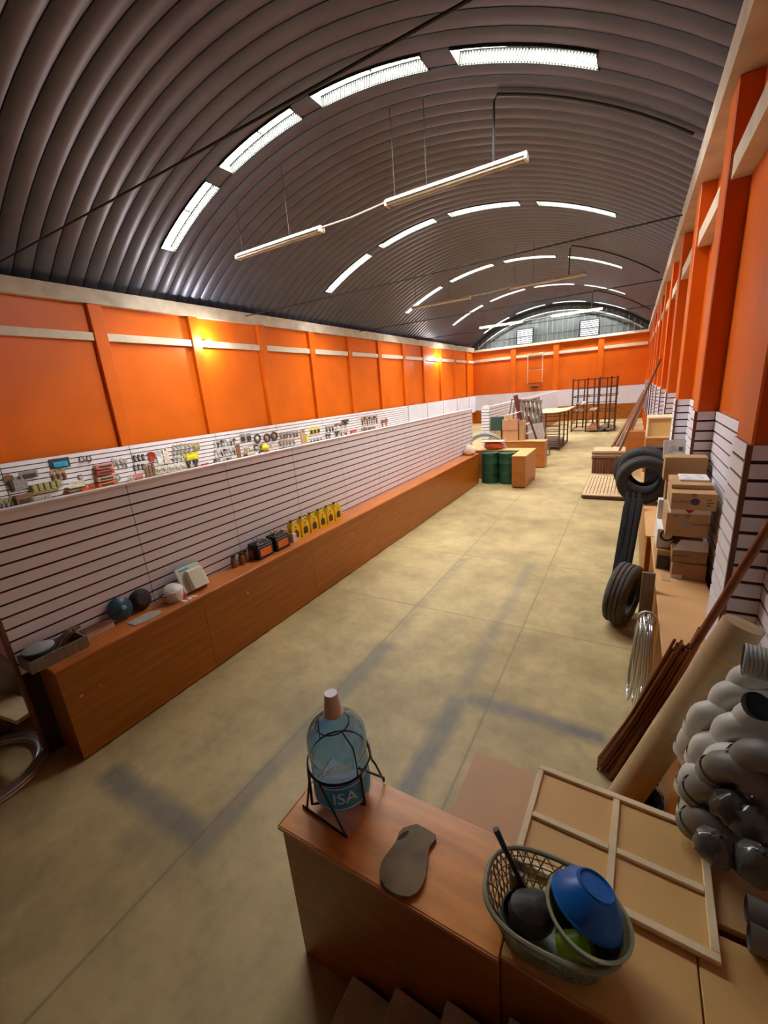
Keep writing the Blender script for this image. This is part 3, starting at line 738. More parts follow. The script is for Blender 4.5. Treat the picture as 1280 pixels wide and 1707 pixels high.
for i in range(3): G('pack', 4 + i * 8, 842 - i, 7, 26, 'g_khaki', 'grey_green_pack', 'grey-green pack at the left edge of the wall', 'pack', 'grey-green packs at the left edge', m2='g_grey')
G('box', 187, 812, 11, 14, 'g_orange', 'orange_box', 'small orange box right of the four stacked boxes', 'box')
for i in range(3): G('pack', 164 + i * 6.5, 821 - i * 1.3, 5.5, 10, 'g_white', 'white_packet', 'white packet in the row under the orange boxes', 'packet', 'white packets under the boxes')
for i in range(4): G('tool', 188 + i * 7, 771 + (i % 2) * 2, 6, 18, 'g_grey', 'pliers', 'grey pliers in the cluster right of the stacked boxes', 'pliers', 'grey pliers cluster')
G('ring', 195, 797, 11, 13, 'g_grey', 'tape_spool', 'grey tape spool beside the small orange box', 'spool', m2='g_silver')
for i in range(6): G('pack', 224 + (i % 3) * 7, 764 + (i // 3) * 16 - (i % 3), 5, 11, 'g_dark', 'black_pack', 'small black pack in the two rows left of the red glove', 'pack', 'small black packs', m2='g_grey')
G('pack', 231, 798, 18, 19, 'g_pink', 'brush_pack', 'pinkish-brown brush pack low on the wall', 'pack', m2='g_brown'); G('ring', 217, 797, 9, 14, 'g_white', 'rope_coil', 'white rope coil beside the brush pack', 'coil', m2='g_silver')
for i in range(3): G('board', 244 + i * 6, 788 - i, 4.5, 28, 'g_brown', 'hanging_strap', 'brown-grey hanging strap below the red glove', 'strap', 'hanging straps')
G('glove', 251, 761, 14, 18, 'g_red', 'work_glove', 'red work glove near the cream card', 'glove'); G('glove', 264, 762, 13, 24, 'g_white', 'work_glove', 'white work glove near the cream card', 'glove')
G('board', 276, 760, 10, 27, 'g_cream', 'cream_card', 'tall cream card hanging among the tools', 'card')
G('pack', 318, 761, 27, 14, 'g_yellow', 'banner_pack', 'bright yellow wide pack above black drills', 'pack', m2='g_yellow')
G('drill', 314, 774, 10, 15, 'g_dark', 'hand_drill', 'left black drill below the yellow pack', 'drill'); G('drill', 326, 772, 10, 15, 'g_dark', 'hand_drill', 'right black drill below the yellow pack', 'drill')
G('pack', 326, 744, 14, 13, 'g_khaki', 'khaki_pack', 'khaki pack above the yellow wide pack', 'pack', m2='g_olive')
for i in range(2): G('pack', 338 + i * 7, 777 - i * 1.5, 6, 9, 'g_red', 'dark_red_pack', ('left', 'right')[i] + ' dark red pack right of the drills', 'pack')
G('board', 397, 753, 7, 27, 'g_brown', 'wooden_bar', 'brown wooden bar hanging before the masks', 'bar')
for i in range(2): G('pack', 404 + i * 10, 730 - i, 9, 15, 'g_grey', 'grey_pack', ('left', 'right')[i] + ' dark grey pack above the wooden bar', 'pack', m2='g_dark')
for i, (x, y, m2) in enumerate(((428, 731, 'g_white'), (444, 730, 'g_pink'), (456, 727, 'g_pink'))): G('ring', x, y, 13, 17, 'g_dark', 'face_mask', ('white-centred', 'first pink-centred', 'second pink-centred')[i] + ' round mask high on the wall', 'mask', m2=m2)
G('dome', 440, 746, 13, 11, 'g_yellow', 'hard_hat', 'yellow hard hat hanging under the round masks', 'hard hat')
G('board', 505, 730, 8, 30, 'g_tan', 'brown_board', 'tall brown board right of the wrenches', 'board'); G('board', 511, 731, 3.5, 14, 'g_yellow', 'spirit_level', 'slim yellow level beside the tall brown board', 'level')
for i in range(3): G('pack', 518 + i * 6, 719 - i * 1.2, 5, 12, 'g_yellow', 'yellow_pack', ('left', 'middle', 'right')[i] + ' of three yellow packs on the wall', 'pack', m2='g_dark')
for i in range(4): G('tool', 518 + i * 5.5, 736 - i, 4, 13, 'g_dark', 'trowel', 'dark trowel under the three yellow packs', 'trowel', 'dark trowels')
G('drill', 575, 703, 14, 8, 'g_dark', 'hand_plane', 'black hand plane high on the wall', 'plane'); G('drill', 561, 722, 9, 8, 'g_dark', 'hand_drill', 'black drill below the hand plane', 'drill')
G('pack', 589, 721, 12, 10, 'g_red', 'red_pack', 'red-brown pack at the end of the bay', 'pack', m2='g_pink')
for i in range(2): G('tool', 637 + i * 6, 708 - i * 2, 6, 20, 'g_orange', 'sprayer', ('left', 'right')[i] + ' orange-brown sprayer, last goods on the wall', 'sprayer', m2='g_brown')
rr = random.Random(4)
CL = [((285, 318, 748, 764, 14), ('g_silver', 'g_khaki', 'g_grey'), 'silver hand tool between cream card and yellow pack', 'silver tools by the cream card'),
      ((258, 332, 784, 798, 20), ('g_cream', 'g_silver', 'g_khaki'), 'small pale packet in the low row under the gloves', 'low row of pale packets'),
      ((355, 392, 740, 772, 20), ('g_silver', 'g_white', 'g_grey', 'g_dark'), 'small silver tool before the wooden bar', 'silver tools before the bar'),
      ((404, 458, 750, 768, 18), ('g_cream', 'g_tan', 'g_dark', 'g_silver'), 'small beige packet under the hard hat', 'beige packets under the hard hat'),
      ((464, 497, 728, 750, 16), ('g_brown', 'g_grey', 'g_tan'), 'brownish wrench in the cluster after the masks', 'wrench cluster'),
      ((541, 556, 716, 728, 5), ('g_dark', 'g_grey'), 'dark small tool left of the hand plane', 'dark tools by the hand plane'),
      ((556, 580, 712, 724, 6), ('g_silver', 'g_brown'), 'small tool below the hand plane', 'tools below the hand plane'),
      ((601, 629, 700, 722, 13), ('g_brown', 'g_tan', 'g_grey', 'g_dark'), 'brownish hand saw in the last cluster', 'hand saw cluster')]
for (x0, x1, ya, yb, n), ms, lb, gp in CL:
    nr = 3 if n >= 14 else 2; nc = math.ceil(n / nr); cw = (x1 - x0) / nc; ch_ = (yb - ya + 14) / nr
    for i in range(n):
        x = x0 + cw * (i // nr + .5); y = ya - 7 + ch_ * (i % nr + .5) - (x - x0) * .13
        kd = 'tool' if ('tool' in lb or 'wrench' in lb or 'saw' in lb) else 'pack'
        G(kd, x, y, cw * .96, ch_ * rr.uniform(.8, .97), ms[i % len(ms)], ('hand_tool', 'packet')[kd == 'pack'], lb, 'tool' if kd == 'tool' else 'packet', gp, m2=ms[(i + 1) % len(ms)])

# ---------------------------------------------------------------- far middle: drums, counters, boxes, racks
DR = MB().lathe([(.245, 0), (.25, .012), (.25, .02), (.243, .03), (.243, .27), (.252, .285), (.243, .30), (.243, .56), (.252, .575), (.243, .59), (.243, .82), (.25, .835), (.25, .855), (.24, .858), (.235, .84)], 28).mesh('shell', 'green_drum')
BUNG = MB().lathe([(.03, .84), (.03, .86), (.02, .864)], 10, Matrix.Translation((.15, .05, 0))).mesh('bung', 'silver_dull')
for i, x in enumerate((-3.40, -2.895)):
    t = thing('oil_drum', ('left', 'right')[i] + ' green steel drum between the counters', 'drum', (x, 11.72, 0), group='green drums'); link('shell', DR, t); link('bung', BUNG, t)
def lcounter(name, lb, legx0, legx1, legy0, y1, armx0, armd):
    t = thing(name, lb, 'counter', (legx0, legy0, 0)); w = legx1 - legx0; d = y1 - legy0
    MB().bbox(0, 0, .03, w, d, .84, .004).build('leg_cabinet', 'laminate_light', t)
    MB().box(.02, .02, 0, w - .02, d - .02, .03).build('kick', 'groove_dark', t)
    MB().box(armx0 - legx0, d - armd, .03, -.002, d, .84).build('arm_cabinet', 'laminate_light', t)
    MB().bbox(-.005, -.01, .841, w + .01, d + .005, .866, .003).bbox(armx0 - legx0, d - armd - .01, .841, -.005, d + .005, .866, .003).build('top', 'yellow_top', t)
lcounter('corner_counter', 'light brown corner counter wrapping the two green drums', -2.64, -2.29, 11.08, 12.46, -3.95, .41)
lcounter('corner_counter', 'light brown counter behind, carrying the cardboard boxes', -2.63, -2.3, 13.94, 14.42, -4.1, .40)
# second partition further back
p2 = thing('slat_partition', 'far white partition running to the end wall behind the boxes', 'partition', (-4.25, 0, 0))
MB().box(-.06, 14.3, 0, -.02, 30.2, 1.98).build('core', 'groove_dark', p2)
me_s = MB().box(-.021, .006, 0, 0, 2.394, .080).mesh('slat', 'slat_white')
for k in range(3):
    for r in range(12): link('slat', me_s, p2, (0, 14.3 + k * 2.4, 1.976 - .08 - r * .1))
for k in range(4): MB().box(-.021, 21.505 + k * 2.174, .85, 0, 21.5 + (k + 1) * 2.174, 1.976).build('plain_board', 'white_panel', p2)
MB().box(-.019, 21.505, 0, -.002, 30.2, .845).build('lower_board', 'laminate_wood', p2)
MB().box(-.08, 14.3, 1.977, .004, 30.2, 1.99).build('top_cap', 'slat_white', p2)
ps = thing('slat_post', 'narrow white slatted post at the end of the far partition', 'post', (-4.25, 14.14, 0))
MB().box(-.12, -.02, 0, .12, .02, 1.93).build('core', 'groove_dark', ps)
for r in range(19): MB().box(-.13, -.045, .03 + r * .1, .13, -.021, .11 + r * .1).build('slat', 'slat_white', ps)
MB().lathe([(.13, -.045), (.13, .02)], 14, Matrix.Translation((0, 0, 1.93)) @ Matrix.Rotation(math.pi / 2, 4, 'X')).build('rounded_top', 'slat_white', ps)
# hose loop
h = thing('hose_coil', 'grey hose bent in an arch beside the far counter', 'hose', (-3.7, 13.2, 0))
for k in range(4):
    R_ = .62 + .035 * k; pts = [(-.3 + R_ * math.cos(a), .03 * (k % 2), .52 + (R_) * math.sin(a)) for a in [math.pi * i / 20 for i in range(21)]]
    pts = [(pts[0][0], pts[0][1], .03)] + pts + [(pts[-1][0], pts[-1][1], .03)]
    MB().tube(pts, .018, 6).build('loop', 'hose_grey', h)
# boxes on the far counter
def carton(name, lb, x0, y0, z0, x1, y1, z1, m='cardboard', tape=True, rz=0, flaps=None, cat='box', group=None):
    t = thing(name, lb, cat, ((x0 + x1) / 2, (y0 + y1) / 2, z0), rz=rz, group=group); w, d, hh = (x1 - x0) / 2, (y1 - y0) / 2, z1 - z0
    bo = MB().bbox(-w, -d, 0, w, d, hh, .004).build('body', m, t)
    if tape:
        MB().box(-w + .002, -.02, hh, w - .002, .02, hh + .0015).build('tape', 'cardboard_dark' if m != 'cardboard_dark' else 'cardboard', bo)
        MB().box(-.018, -d - .0015, hh * .8, .018, -d, hh + .0005).build('tape', 'cardboard_dark', bo)
    return t
carton('cardboard_box', 'lower pinkish box of the stack on the far counter', -3.66, 14.06, .866, -3.16, 14.36, 1.22, 'cardboard_pink')
carton('cardboard_box', 'upper pinkish box of the stack on the far counter', -3.67, 14.05, 1.224, -3.17, 14.36, 1.56, 'cardboard_pink')
carton('cardboard_box', 'narrow box right of the stack on the far counter', -3.13, 14.08, .866, -2.98, 14.38, 1.50, 'cardboard')
carton('cardboard_box', 'small box on top of the far stack', -3.58, 14.1, 1.562, -3.34, 14.32, 1.68, 'cardboard')
t = MB().bbox(-.22, -.1, 0, .22, .1, .02, .006, Matrix.Rotation(-.25, 4, 'Y')).build('paper_wrap', 'paper_white', None, (-3.3, 14.2, 1.74)); tag(t, 'pale folded paper on top of the far box stack', 'paper')
carton('green_crate', 'dark green box left of the far box stack', -4.08, 14.1, 1.2, -3.70, 14.38, 1.66, 'green_box', False)
carton('cardboard_box', 'tan box under the dark green box', -4.08, 14.06, .866, -3.72, 14.38, 1.198, 'cardboard')
def trellis(lb, loc, w, hgt, ny, rot, m='old_wood'):
    t = thing('wooden_trellis', lb, 'frame', loc, rot=rot)
    for x in (0, w): MB().box(x - .025, -.02, 0, x + .025, .02, hgt).build('stile', m, t)
    for z in (0.02, hgt * .5, hgt - .03): MB().box(.025, -.018, z - .025, w - .025, .018, z + .025).build('rail', m, t)
    for k in range(ny): x = .05 + (w - .1) * (k + .5) / ny; MB().box(x - .04, .019, .0, x + .04, .03, hgt).build('slat', m, t)
trellis('weathered wooden slat frame leaning behind the far boxes, left of the red plank', (-3.95, 15.3, .0), 1.0, 2.2, 6, (-.12, .12, .15))
trellis('weathered wooden slat frame leaning behind the far boxes, right of the red plank', (-3.0, 15.6, .0), .62, 2.1, 4, (-.15, -.22, .1))
t = MB().box(-.07, -.02, 0, .07, .02, 2.35, Matrix.Rotation(-.22, 4, 'Y')).build('red_plank', 'red_wood', None, (-2.98, 15.0, 0)); t.rotation_euler = (-.05, 0, 0); tag(t, 'dark red plank leaning among the wooden frames', 'plank')
t = thing('red_ladder', 'dark red short ladder leaning right of the box stack', 'ladder', (-2.55, 14.75, 0), rot=(-.06, -.36, 0))
for x in (-.14, .14): MB().box(x - .025, -.03, 0, x + .025, .03, 1.65).build('rail', 'red_wood', t)
for k in range(5): MB().box(-.115, -.02, .2 + k * .3, .115, .02, .25 + k * .3).build('rung', 'paper_white' if k in (3, 4) else 'red_wood', t)
t = MB().box(-.26, -.012, 0, .26, .012, 1.3).build('grey_sheet', 'tile_grey', None, (-2.72, 15.25, 0)); t.rotation_euler = (-.15, -.1, .2); tag(t, 'pale grey sheet leaning behind the red ladder', 'sheet')
for i, (x, z, r) in enumerate(((-4.75, 0, .2), (-4.95, .0, .22), (-4.8, .42, .18))):
    blob('grey_bundle', 'sack_cloth', ('lower right', 'lower left', 'top')[i] + ' pale bundle behind the end of the near partition', 'bundle', (x, 13.4 + .4 * (i == 1), .0 if i < 2 else .9), [(r * .8, 0), (r, r * .5), (r, r * 3.2), (r * .6, r * 4)], 1, 1, .02, 12, seed=20 + i)
# steel rack table
rt = thing('steel_rack', 'low rusty steel rack with warped boards on top', 'rack', (-2.75, 18.9, 0))
for x in (-.55, .37):
    for y in (-1.3, 0, 1.2): MB().box(x - .025, y - .025, 0, x + .025, y + .025, 1.45).build('post', 'rust_metal', rt)
for z in (.05, 1.43):
    for x in (-.55, .37): MB().box(x - .02, -1.27, z - .02, x + .02, 1.17, z + .02).build('side_rail', 'rust_metal', rt)
for z in (.05, .35, .55, .75, .95, 1.15, 1.43):
    for y in (-1.318, 1.19): MB().box(-.52, y, z - .014, .34, y + .028, z + .014).build('cross_rail', 'rust_metal', rt)
me = MB()
for k in range(8):
    x0, x1 = -.62 + k * .16, -.62 + (k + 1) * .16; z0 = 1.46 + .20 * max(0, (x0 - .15)) ** 1.5 + .03 * max(0, -x0 - .2); z1 = 1.46 + .20 * max(0, (x1 - .15)) ** 1.5 + .03 * max(0, -x1 - .2)
    me.add([(x0, -1.35, z0), (x1, -1.35, z1), (x1, 1.25, z1), (x0, 1.25, z0), (x0, -1.35, z0 + .03), (x1, -1.35, z1 + .03), (x1, 1.25, z1 + .03), (x0, 1.25, z0 + .03)], [(3, 2, 1, 0), (4, 5, 6, 7), (0, 1, 5, 4), (1, 2, 6, 5), (2, 3, 7, 6), (3, 0, 4, 7)])
t = me.build('warped_board', 'plywood', None, (-2.75, 18.9, 0)); tag(t, 'pale warped board lying on the low steel rack', 'board')
for i in range(3):
    t = MB().bbox(-.42, -.9, 0, .26, .9, .05, .004).build('stacked_board', 'old_wood', None, (-2.75, 18.9 + .1 * i, .072 + i * .055)); tag(t, ('bottom', 'middle', 'top')[i] + ' board of the pile inside the low steel rack', 'board', 'boards in the low rack')
# tall rusty rack
tr = thing('shelving_rack', 'tall rusty pipe rack holding pipes and timber by the end wall', 'rack', (-2.67, 24.0, 0))
XS = (0, .68, 1.22, 1.72, 1.98); XB = (.05, .36, .85, 1.05, 1.45, 1.9)
for y in (0, 2.0):
    for x in (XS if y == 0 else XB): MB().box(x - .034, y - .03, 0, x + .034, y + .03, 2.66 if x in (0, .68, 1.22, 1.72, 1.98) else 2.55).build('post', 'rust_metal', tr)
    for z in (.06, 2.58): MB().box(.03, y - .02, z - .02, 1.95, y + .02, z + .02).build('rail', 'rust_metal', tr)
    for z in (.45, 1.0, 1.35, 1.75, 2.15): MB().box(.03, y - .018, z - .018, 1.95, y + .018, z + .018).build('shelf_rail', 'rust_metal', tr)
for x in XS:
    for z in (.06, .45, 1.0, 1.75, 2.58): MB().box(x - .02, .03, z - .02, x + .02, 1.97, z + .02).build('side_rail', 'rust_metal', tr)
for i, (x, z, ln, m, nm) in enumerate(((.22, 1.03, 1.8, 'old_wood', 'timber'), (.42, 1.03, 1.9, 'cardboard_pink', 'timber'), (.85, 1.03, 1.9, 'cardboard_pink', 'timber'), (1.02, 1.03, 1.9, 'cardboard_pink', 'timber'), (.25, 1.38, 1.9, 'old_wood', 'timber'), (.45, 1.38, 1.9, 'paper_white', 'timber'))):
    t = MB().bbox(-.07, 0, 0, .07, ln, .07, .005).build('timber_beam', m, None, (-2.67 + x, 23.9, z - .01)); t.rotation_euler.z = .0
    tag(t, ('grey beam on the middle shelf of the tall rack, left', 'pink beam on the middle shelf, second from left', 'pink beam on the middle shelf, third from left', 'pink beam on the middle shelf, rightmost', 'grey beam on the upper shelf of the tall rack', 'white beam on the upper shelf of the tall rack')[i], 'beam')
PT = MB().tube([(0, 0, 0), (0, 2.2, 0)], .05, 8).mesh('rack_pipe', 'cardboard_pink')
for i in range(9):
    t = link('rack_pipe', PT, None, (-2.67 + .78 + (i % 5) * .105 + .05 * (i // 5), 23.7, .135 + (i // 5) * .095)); tag(t, 'pinkish pipe in the pile on the floor of the tall rack', 'pipe', 'pipes at the foot of the tall rack')
for i in range(3):
    t = MB().bbox(-.1, 0, 0, .1, 2.1, .08, .006).build('timber_beam', 'old_wood', None, (-2.67 + 1.5 + .12 * i * (i < 2), 23.75, .082 + .085 * (i == 2) ), ); t.location.x = -2.67 + (1.42, 1.72, 1.56)[i]
    tag(t, ('left lower', 'right lower', 'upper')[i] + ' dark timber at the foot of the tall rack', 'beam', 'dark timbers in the tall rack')

# ---------------------------------------------------------------- right side, far to near
# leaning lumber and long poles
LB = [((-.56, 18.5), (.46, 24.0, 1.75)), ((-.45, 18.2), (.46, 23.2, 1.7)), ((-.34, 18.5), (.45, 24.2, 1.6)), ((-.22, 18.6), (.46, 23.5, 1.5)), ((-.12, 18.4), (.45, 22.8, 1.45)), ((-.3, 18.1), (.46, 22.4, 1.7)), ((-.5, 18.8), (.45, 24.4, 1.9))]
for i, (a, b) in enumerate(LB):
    Mx = frame_to((a[0], a[1], .03), b); ln = (Vector(b) - Vector((a[0], a[1], .03))).length
    o = MB().box(-.032, -.02, 0, .032, .02, ln, Mx).build('lumber_board', ('brown_wood', 'copper_rod', 'old_wood')[i % 3]); tag(o, 'brown board leaning in the far pile on the right wall', 'board', 'leaning boards by the far right wall')
Mx = ((-.42, 13.3, .02), (.53, 13.0, 3.0))
o = MB().tube([Mx[0], Mx[1]], .03, 7).build('long_pole', 'brown_wood'); tag(o, 'long brown pole leaning on the far right wall over the crate', 'pole')
carton('brown_cabinet', 'reddish-brown wooden cabinet against the right wall behind the tyres', -.12, 15.0, 0, .5, 15.5, .98, 'laminate_light', False, cat='cabinet')
cb = MB().bbox(.27, 9.32, 0, .68, 9.93, 1.505, .004).build('base_cabinet', 'laminate_light'); tag(cb, 'brown cabinet under the plywood box on the right', 'cabinet')
pa, pb = at(1077, 730, y=9.75), at(1118, 730, y=9.75)
pw = thing('plywood_box', 'pale plywood box with brown open front on the right side', 'box', (.475, 9.54, 1.506))
MB().box(-.2, -.2, 0, .2, .38, .02).box(-.2, -.2, .02, -.18, .38, .36).box(.18, -.2, .02, .2, .38, .36).build('sides', 'pine', pw)
MB().box(-.205, -.21, .36, .205, .39, .382).build('lid', 'pine', pw)
MB().box(-.18, -.17, .02, .18, -.155, .36).build('front_panel', 'hardboard', pw)
# crate with slabs, pallet
cr = thing('slat_crate', 'dark slatted crate on the floor under pale slabs', 'crate', (-.50, 13.5, 0))
MB().box(-.36, -.2, 0, .3, .5, .02).build('bottom', 'brown_wood', cr)
for k in range(9): MB().box(-.36 + k * .0735, -.22, 0, -.30 + k * .0735, -.2, .42).build('slat', 'brown_wood', cr)
MB().box(-.36, .5, 0, .3, .52, .42).box(-.38, -.2, 0, -.36, .52, .42).box(.3, -.2, 0, .32, .52, .42).build('walls', 'brown_wood', cr)
MB().box(-.40, -.24, .42, .34, .54, .46).build('rim', 'rust_metal', cr)
for k in range(4):
    t = MB().bbox(-.42, -.27, 0, .38, .5, .05, .006).build('slab', ('old_wood', 'plywood', 'old_wood', 'plywood')[k], None, (-.48 + .03 * (k % 2), 13.5 - .02 * k, .462 + k * .053)); tag(t, ('lowest', 'second', 'third', 'topmost')[k] + ' slab stacked on the dark crate', 'slab', 'slabs on the crate')
pl = thing('wooden_pallet', 'low wooden pallet with dark gaps lying on the floor at right', 'pallet', (-.86, 10.3, 0))
for k in range(13): MB().bbox(.005 + k * .073, 0.12, .085, .066 + k * .073, 2.2, .105, .003).build('deck_board', 'plywood', pl)
MB().box(0, 0, .085, .95, .115, .106).build('front_board', 'plywood', pl)
for y in (0.0, 1.05, 2.1): MB().box(0, y, .02, .95, y + .09, .084).build('bearer', 'rust_metal', pl)
MB().box(.03, .01, 0, .92, 2.18, .019).build('base', 'groove_dark', pl)
# tyres
def tyre_mesh(r, w, m, tread=True):
    h = w / 2; ri = r * .60
    prof = [(ri, -h * .72), (ri + .015, -h * .86), (r * .74, -h * 1.0), (r * .88, -h * .98), (r * .965, -h * .86), (r, -h * .66)]
    if tread:
        for c in (-.4, 0, .4): prof += [(r, h * (c - .06)), (r - .012, h * (c - .04)), (r - .012, h * (c + .04)), (r, h * (c + .06))]
    prof += [(r, h * .66), (r * .965, h * .86), (r * .88, h * .98), (r * .74, h), (ri + .015, h * .86), (ri, h * .72), (ri + .03, h * .6), (r - .05, h * .55), (r - .05, -h * .55), (ri + .03, -h * .6)]
    return prof
def tyre(lb, loc, r, w, m, rot):
    t = thing('rubber_tyre', lb, 'tyre', loc, rot=rot, group='tyres')
    MB().torus_prof(tyre_mesh(r, w, m), 44).build('tyre_body', m, t)
    MB().torus_prof([(r * .60, w * .37), (r * .60 + .012, w * .43), (r * .60 + .02, w * .43), (r * .60 + .012, w * .35)], 44).build('bead', m, t)
    return t
c = at(1072, 794, y=6.95)
tyre('black tyre standing upright on the right counter, hole facing out', (c.x, 6.95, .862 + .345), .345, .20, 'rubber', (math.pi / 2 + .12, 0, .12))
c = at(1090, 780, y=7.3)
tyre('black tyre leaning behind the upright one on the right counter', (.235, 7.34, .862 + .40), .365, .2, 'rubber', (math.pi / 2 + .12, 0, -.30))
tyre('black tyre added behind the other two on the right counter to darken their hole', (.17, 7.57, .862 + .36), .355, .16, 'rubber', (math.pi / 2 + .05, 0, -.1))  # extra tyre, added so the hole of the upright one reads dark
tyre('dusty tyre on the floor leaning against the right counter', (.07, 4.90, .352), .345, .22, 'rubber_dusty', (0, math.pi / 2 + .08, -.30))
# grey plates with round emblems by the wall
for i, (px, py, s) in enumerate(((1131, 749, .26), (1128, 768, .25))):
    y = 7.05 - i * .22; c = at(px, py, y=y); c.x = min(c.x, .56)
    t = thing('emblem_plate', ('upper', 'lower')[i] + ' grey plate with a dark round emblem beside the tyres', 'plate', (c.x, y, c.z - s / 2), rot=(-.25, 0, (.1, -.12)[i]))
    if i == 0: MB().bbox(-s / 2, -.012, 0, s / 2, .012, s, .004).build('plate', 'tile_grey', t)
    else: MB().prism([(s / 2 * math.cos(a), s / 2 * math.sin(a)) for a in [2 * math.pi * k / 16 for k in range(16)]], .024, Matrix.Translation((0, .012, s / 2)) @ Matrix.Rotation(math.pi / 2, 4, 'X')).build('plate', 'tile_grey', t)
    MB().lathe([(.05, 0), (.05, .003)], 16, Matrix.Translation((-.02 + .05 * i, -.012, s * .5)) @ Matrix.Rotation(math.pi / 2, 4, 'X')).build('emblem', 'g_grey', t)
    MB().box(.05 - .1 * i, -.016, s * .4, .1 - .1 * i, -.0125, s * .62).build('print', 'g_dark', t)
carton('cardboard_box', 'plain tall box against the wall under the grey plates', .585, 6.62, .861, .67, 7.2, 1.44, 'cardboard_dark', False)
carton('black_crate', 'black crate on the far right counter behind the tyres', .27, 8.15, .861, .62, 8.55, 1.5, 'black_plastic', False, cat='crate')  # added behind the tyres to keep the view through their hole dark
# right-hand counters
def rcounter(name, lb, x0, y0, y1, h, top, m='laminate_wood', x1=.69):
    t = thing(name, lb, 'counter', (x0, y0, 0)); n = max(1, round((y1 - y0) / 1.2)); L_ = y1 - y0
    for k in range(n): MB().bbox(.012, k * L_ / n + .003, 0.03, x1 - x0, (k + 1) * L_ / n - .003, h - .022, .004).build('cabinet_body', m, t)
    MB().box(.03, .01, 0, x1 - x0, L_ - .01, .029).build('kick', 'groove_dark', t)
    MB().bbox(0, 0, h - .021, x1 - x0, L_, h, .004).build('top', top, t)
    return t
rcounter('wall_counter', 'right wall counter with tan top carrying the cardboard boxes', .30, 2.72, 5.45, .86, 'hardboard_top')
rcounter('wall_counter', 'far right wall counter carrying the tyres', .25, 5.47, 9.3, .86, 'hardboard_top')
rcounter('wall_counter', 'right counter section near the camera, holding grey elbows', .325, 1.36, 2.70, .86, 'hardboard_top')
# cardboard boxes on the right counter
def rbox(lb, pl_, pr_, pt_, y, d, m='cardboard', z0=None, **k):
    a = at(*pl_, y=y); b = at(*pr_, y=y); z1 = at(*pt_, y=y).z
    return a.x, b.x, (z0 if z0 is not None else a.z), z1
def rb(lb, x0, x1, z0, z1, y0, y1, m='cardboard', tape=True):
    return carton('cardboard_box', lb, x0, y0, z0, x1, y1, z1, m, tape)
b1 = rb('tan box with small white label, bottom right of the right stack', .425, .68, .862, 1.01, 4.32, 4.75, 'cardboard_dark', False)
MB().box(-.125, -.2165, .0, -.045, -.215, .035).build('label_sticker', 'paper_white', b1)
fl_ = MB().box(-.05, 0, 0, .02, .16, .004).build('loose_flap', 'cardboard', None, (.40, 4.22, .862)); tag(fl_, 'loose cardboard flap lying before the bottom box', 'cardboard')
b2 = rb('open brown box above the bottom box of the right stack', .415, .675, 1.012, 1.13, 4.34, 4.76, 'cardboard_dark', False)
MB().box(-.13, -.212, .118, .13, -.21, .119).build('print', 'ink_dark', b2)
MB().box(-.12, -.2115, .06, .0, -.2105, .068).build('print', 'ink_dark', b2)
MB().prism([(-.13, 0), (.13, 0), (.13, .1), (-.07, .1)], .004, Matrix.Translation((0, -.215, .119)) @ Matrix.Rotation(.95, 4, 'X')).build('flap', 'paper_white', b2)
b3 = rb('white box with dark round mark behind the open brown box', .30, .43, 1.06, 1.25, 4.55, 4.95, 'paper_white', False)
MB().torus_prof([(.04, 0), (.045, .002), (.055, .002), (.06, 0)], 20, Matrix.Translation((.015, -.2005, .13)) @ Matrix.Rotation(math.pi / 2, 4, 'X')).build('round_mark', 'ink_dark', b3)
b4 = rb('tan box with dark front at the lower left of the right stack', .31, .42, .862, 1.055, 4.5, 5.0, 'cardboard', False)
MB().box(-.045, -.2515, .005, .05, -.2503, .14).build('open_side', 'ink_dark', b4)
b5 = rb('brown box with round emblem, middle of the right stack', .345, .655, 1.255, 1.47, 4.36, 4.84, 'cardboard')
b5b = None
MB().lathe([(.034, 0), (.034, .002)], 20, Matrix.Translation((.0, -.2402, .12)) @ Matrix.Rotation(math.pi / 2, 4, 'X')).build('emblem', 'g_grey', b5)
text('OLIMPO', .035, 'ink_dark', b5, PLANE_Y((.09, -.2405, .12)))
MB().box(-.11, -.2412, .185, -.07, -.2403, .192).build('print', 'ink_dark', b5)
b6 = rb('thin white box with red triangle, between two brown boxes', .365, .655, 1.474, 1.53, 4.34, 4.84, 'paper_white', False)
MB().prism([(-.055, .05), (.045, .05), (-.005, .004)], .0015, Matrix.Translation((0, -.2501, 0)) @ Matrix.Rotation(math.pi / 2, 4, 'X')).build('red_triangle', 'ink_red', b6)
b7 = rb('brown box with blue-grey emblem and lettering near the top of the right stack', .355, .675, 1.534, 1.68, 4.26, 4.76, 'cardboard')
MB().lathe([(.032, 0), (.032, .002)], 20, Matrix.Translation((.01, -.2502, .075)) @ Matrix.Rotation(math.pi / 2, 4, 'X')).build('emblem', 'ink_dark', b7)
text('CLASSO', .036, 'ink_dark', b7, PLANE_Y((-.08, -.2505, .072)))
for k in range(3): MB().box(.09, -.2512, .04 + k * .025, .12 + .02 * (k % 2), -.2503, .048 + k * .025).build('print', 'ink_dark', b7)
b8 = rb('flat tan box lid lying on the top box', .36, .655, 1.684, 1.72, 4.42, 4.86, 'cardboard', False)
t = MB().bbox(-.11, -.13, 0, .11, .13, .018, .003).build('printed_leaflet', 'paper_white', None, (.54, 4.68, 1.722)); tag(t, 'white printed sheet on top of the right box stack', 'paper')
t2 = [(-.06, .05), (.04, .07), (.05, -.04), (-.05, -.06)]
for q in t2: MB().box(q[0] - .02, q[1] - .012, .018, q[0] + .02, q[1] + .012, .0187).build('print', 'g_grey', t)
b9 = rb('long tan box behind the top of the right stack', .33, .68, 1.63, 1.86, 5.03, 5.22, 'cardboard', False)
b9s = rb('plain box under the long tan box', .36, .68, .862, 1.626, 5.03, 5.22, 'cardboard_dark', False)
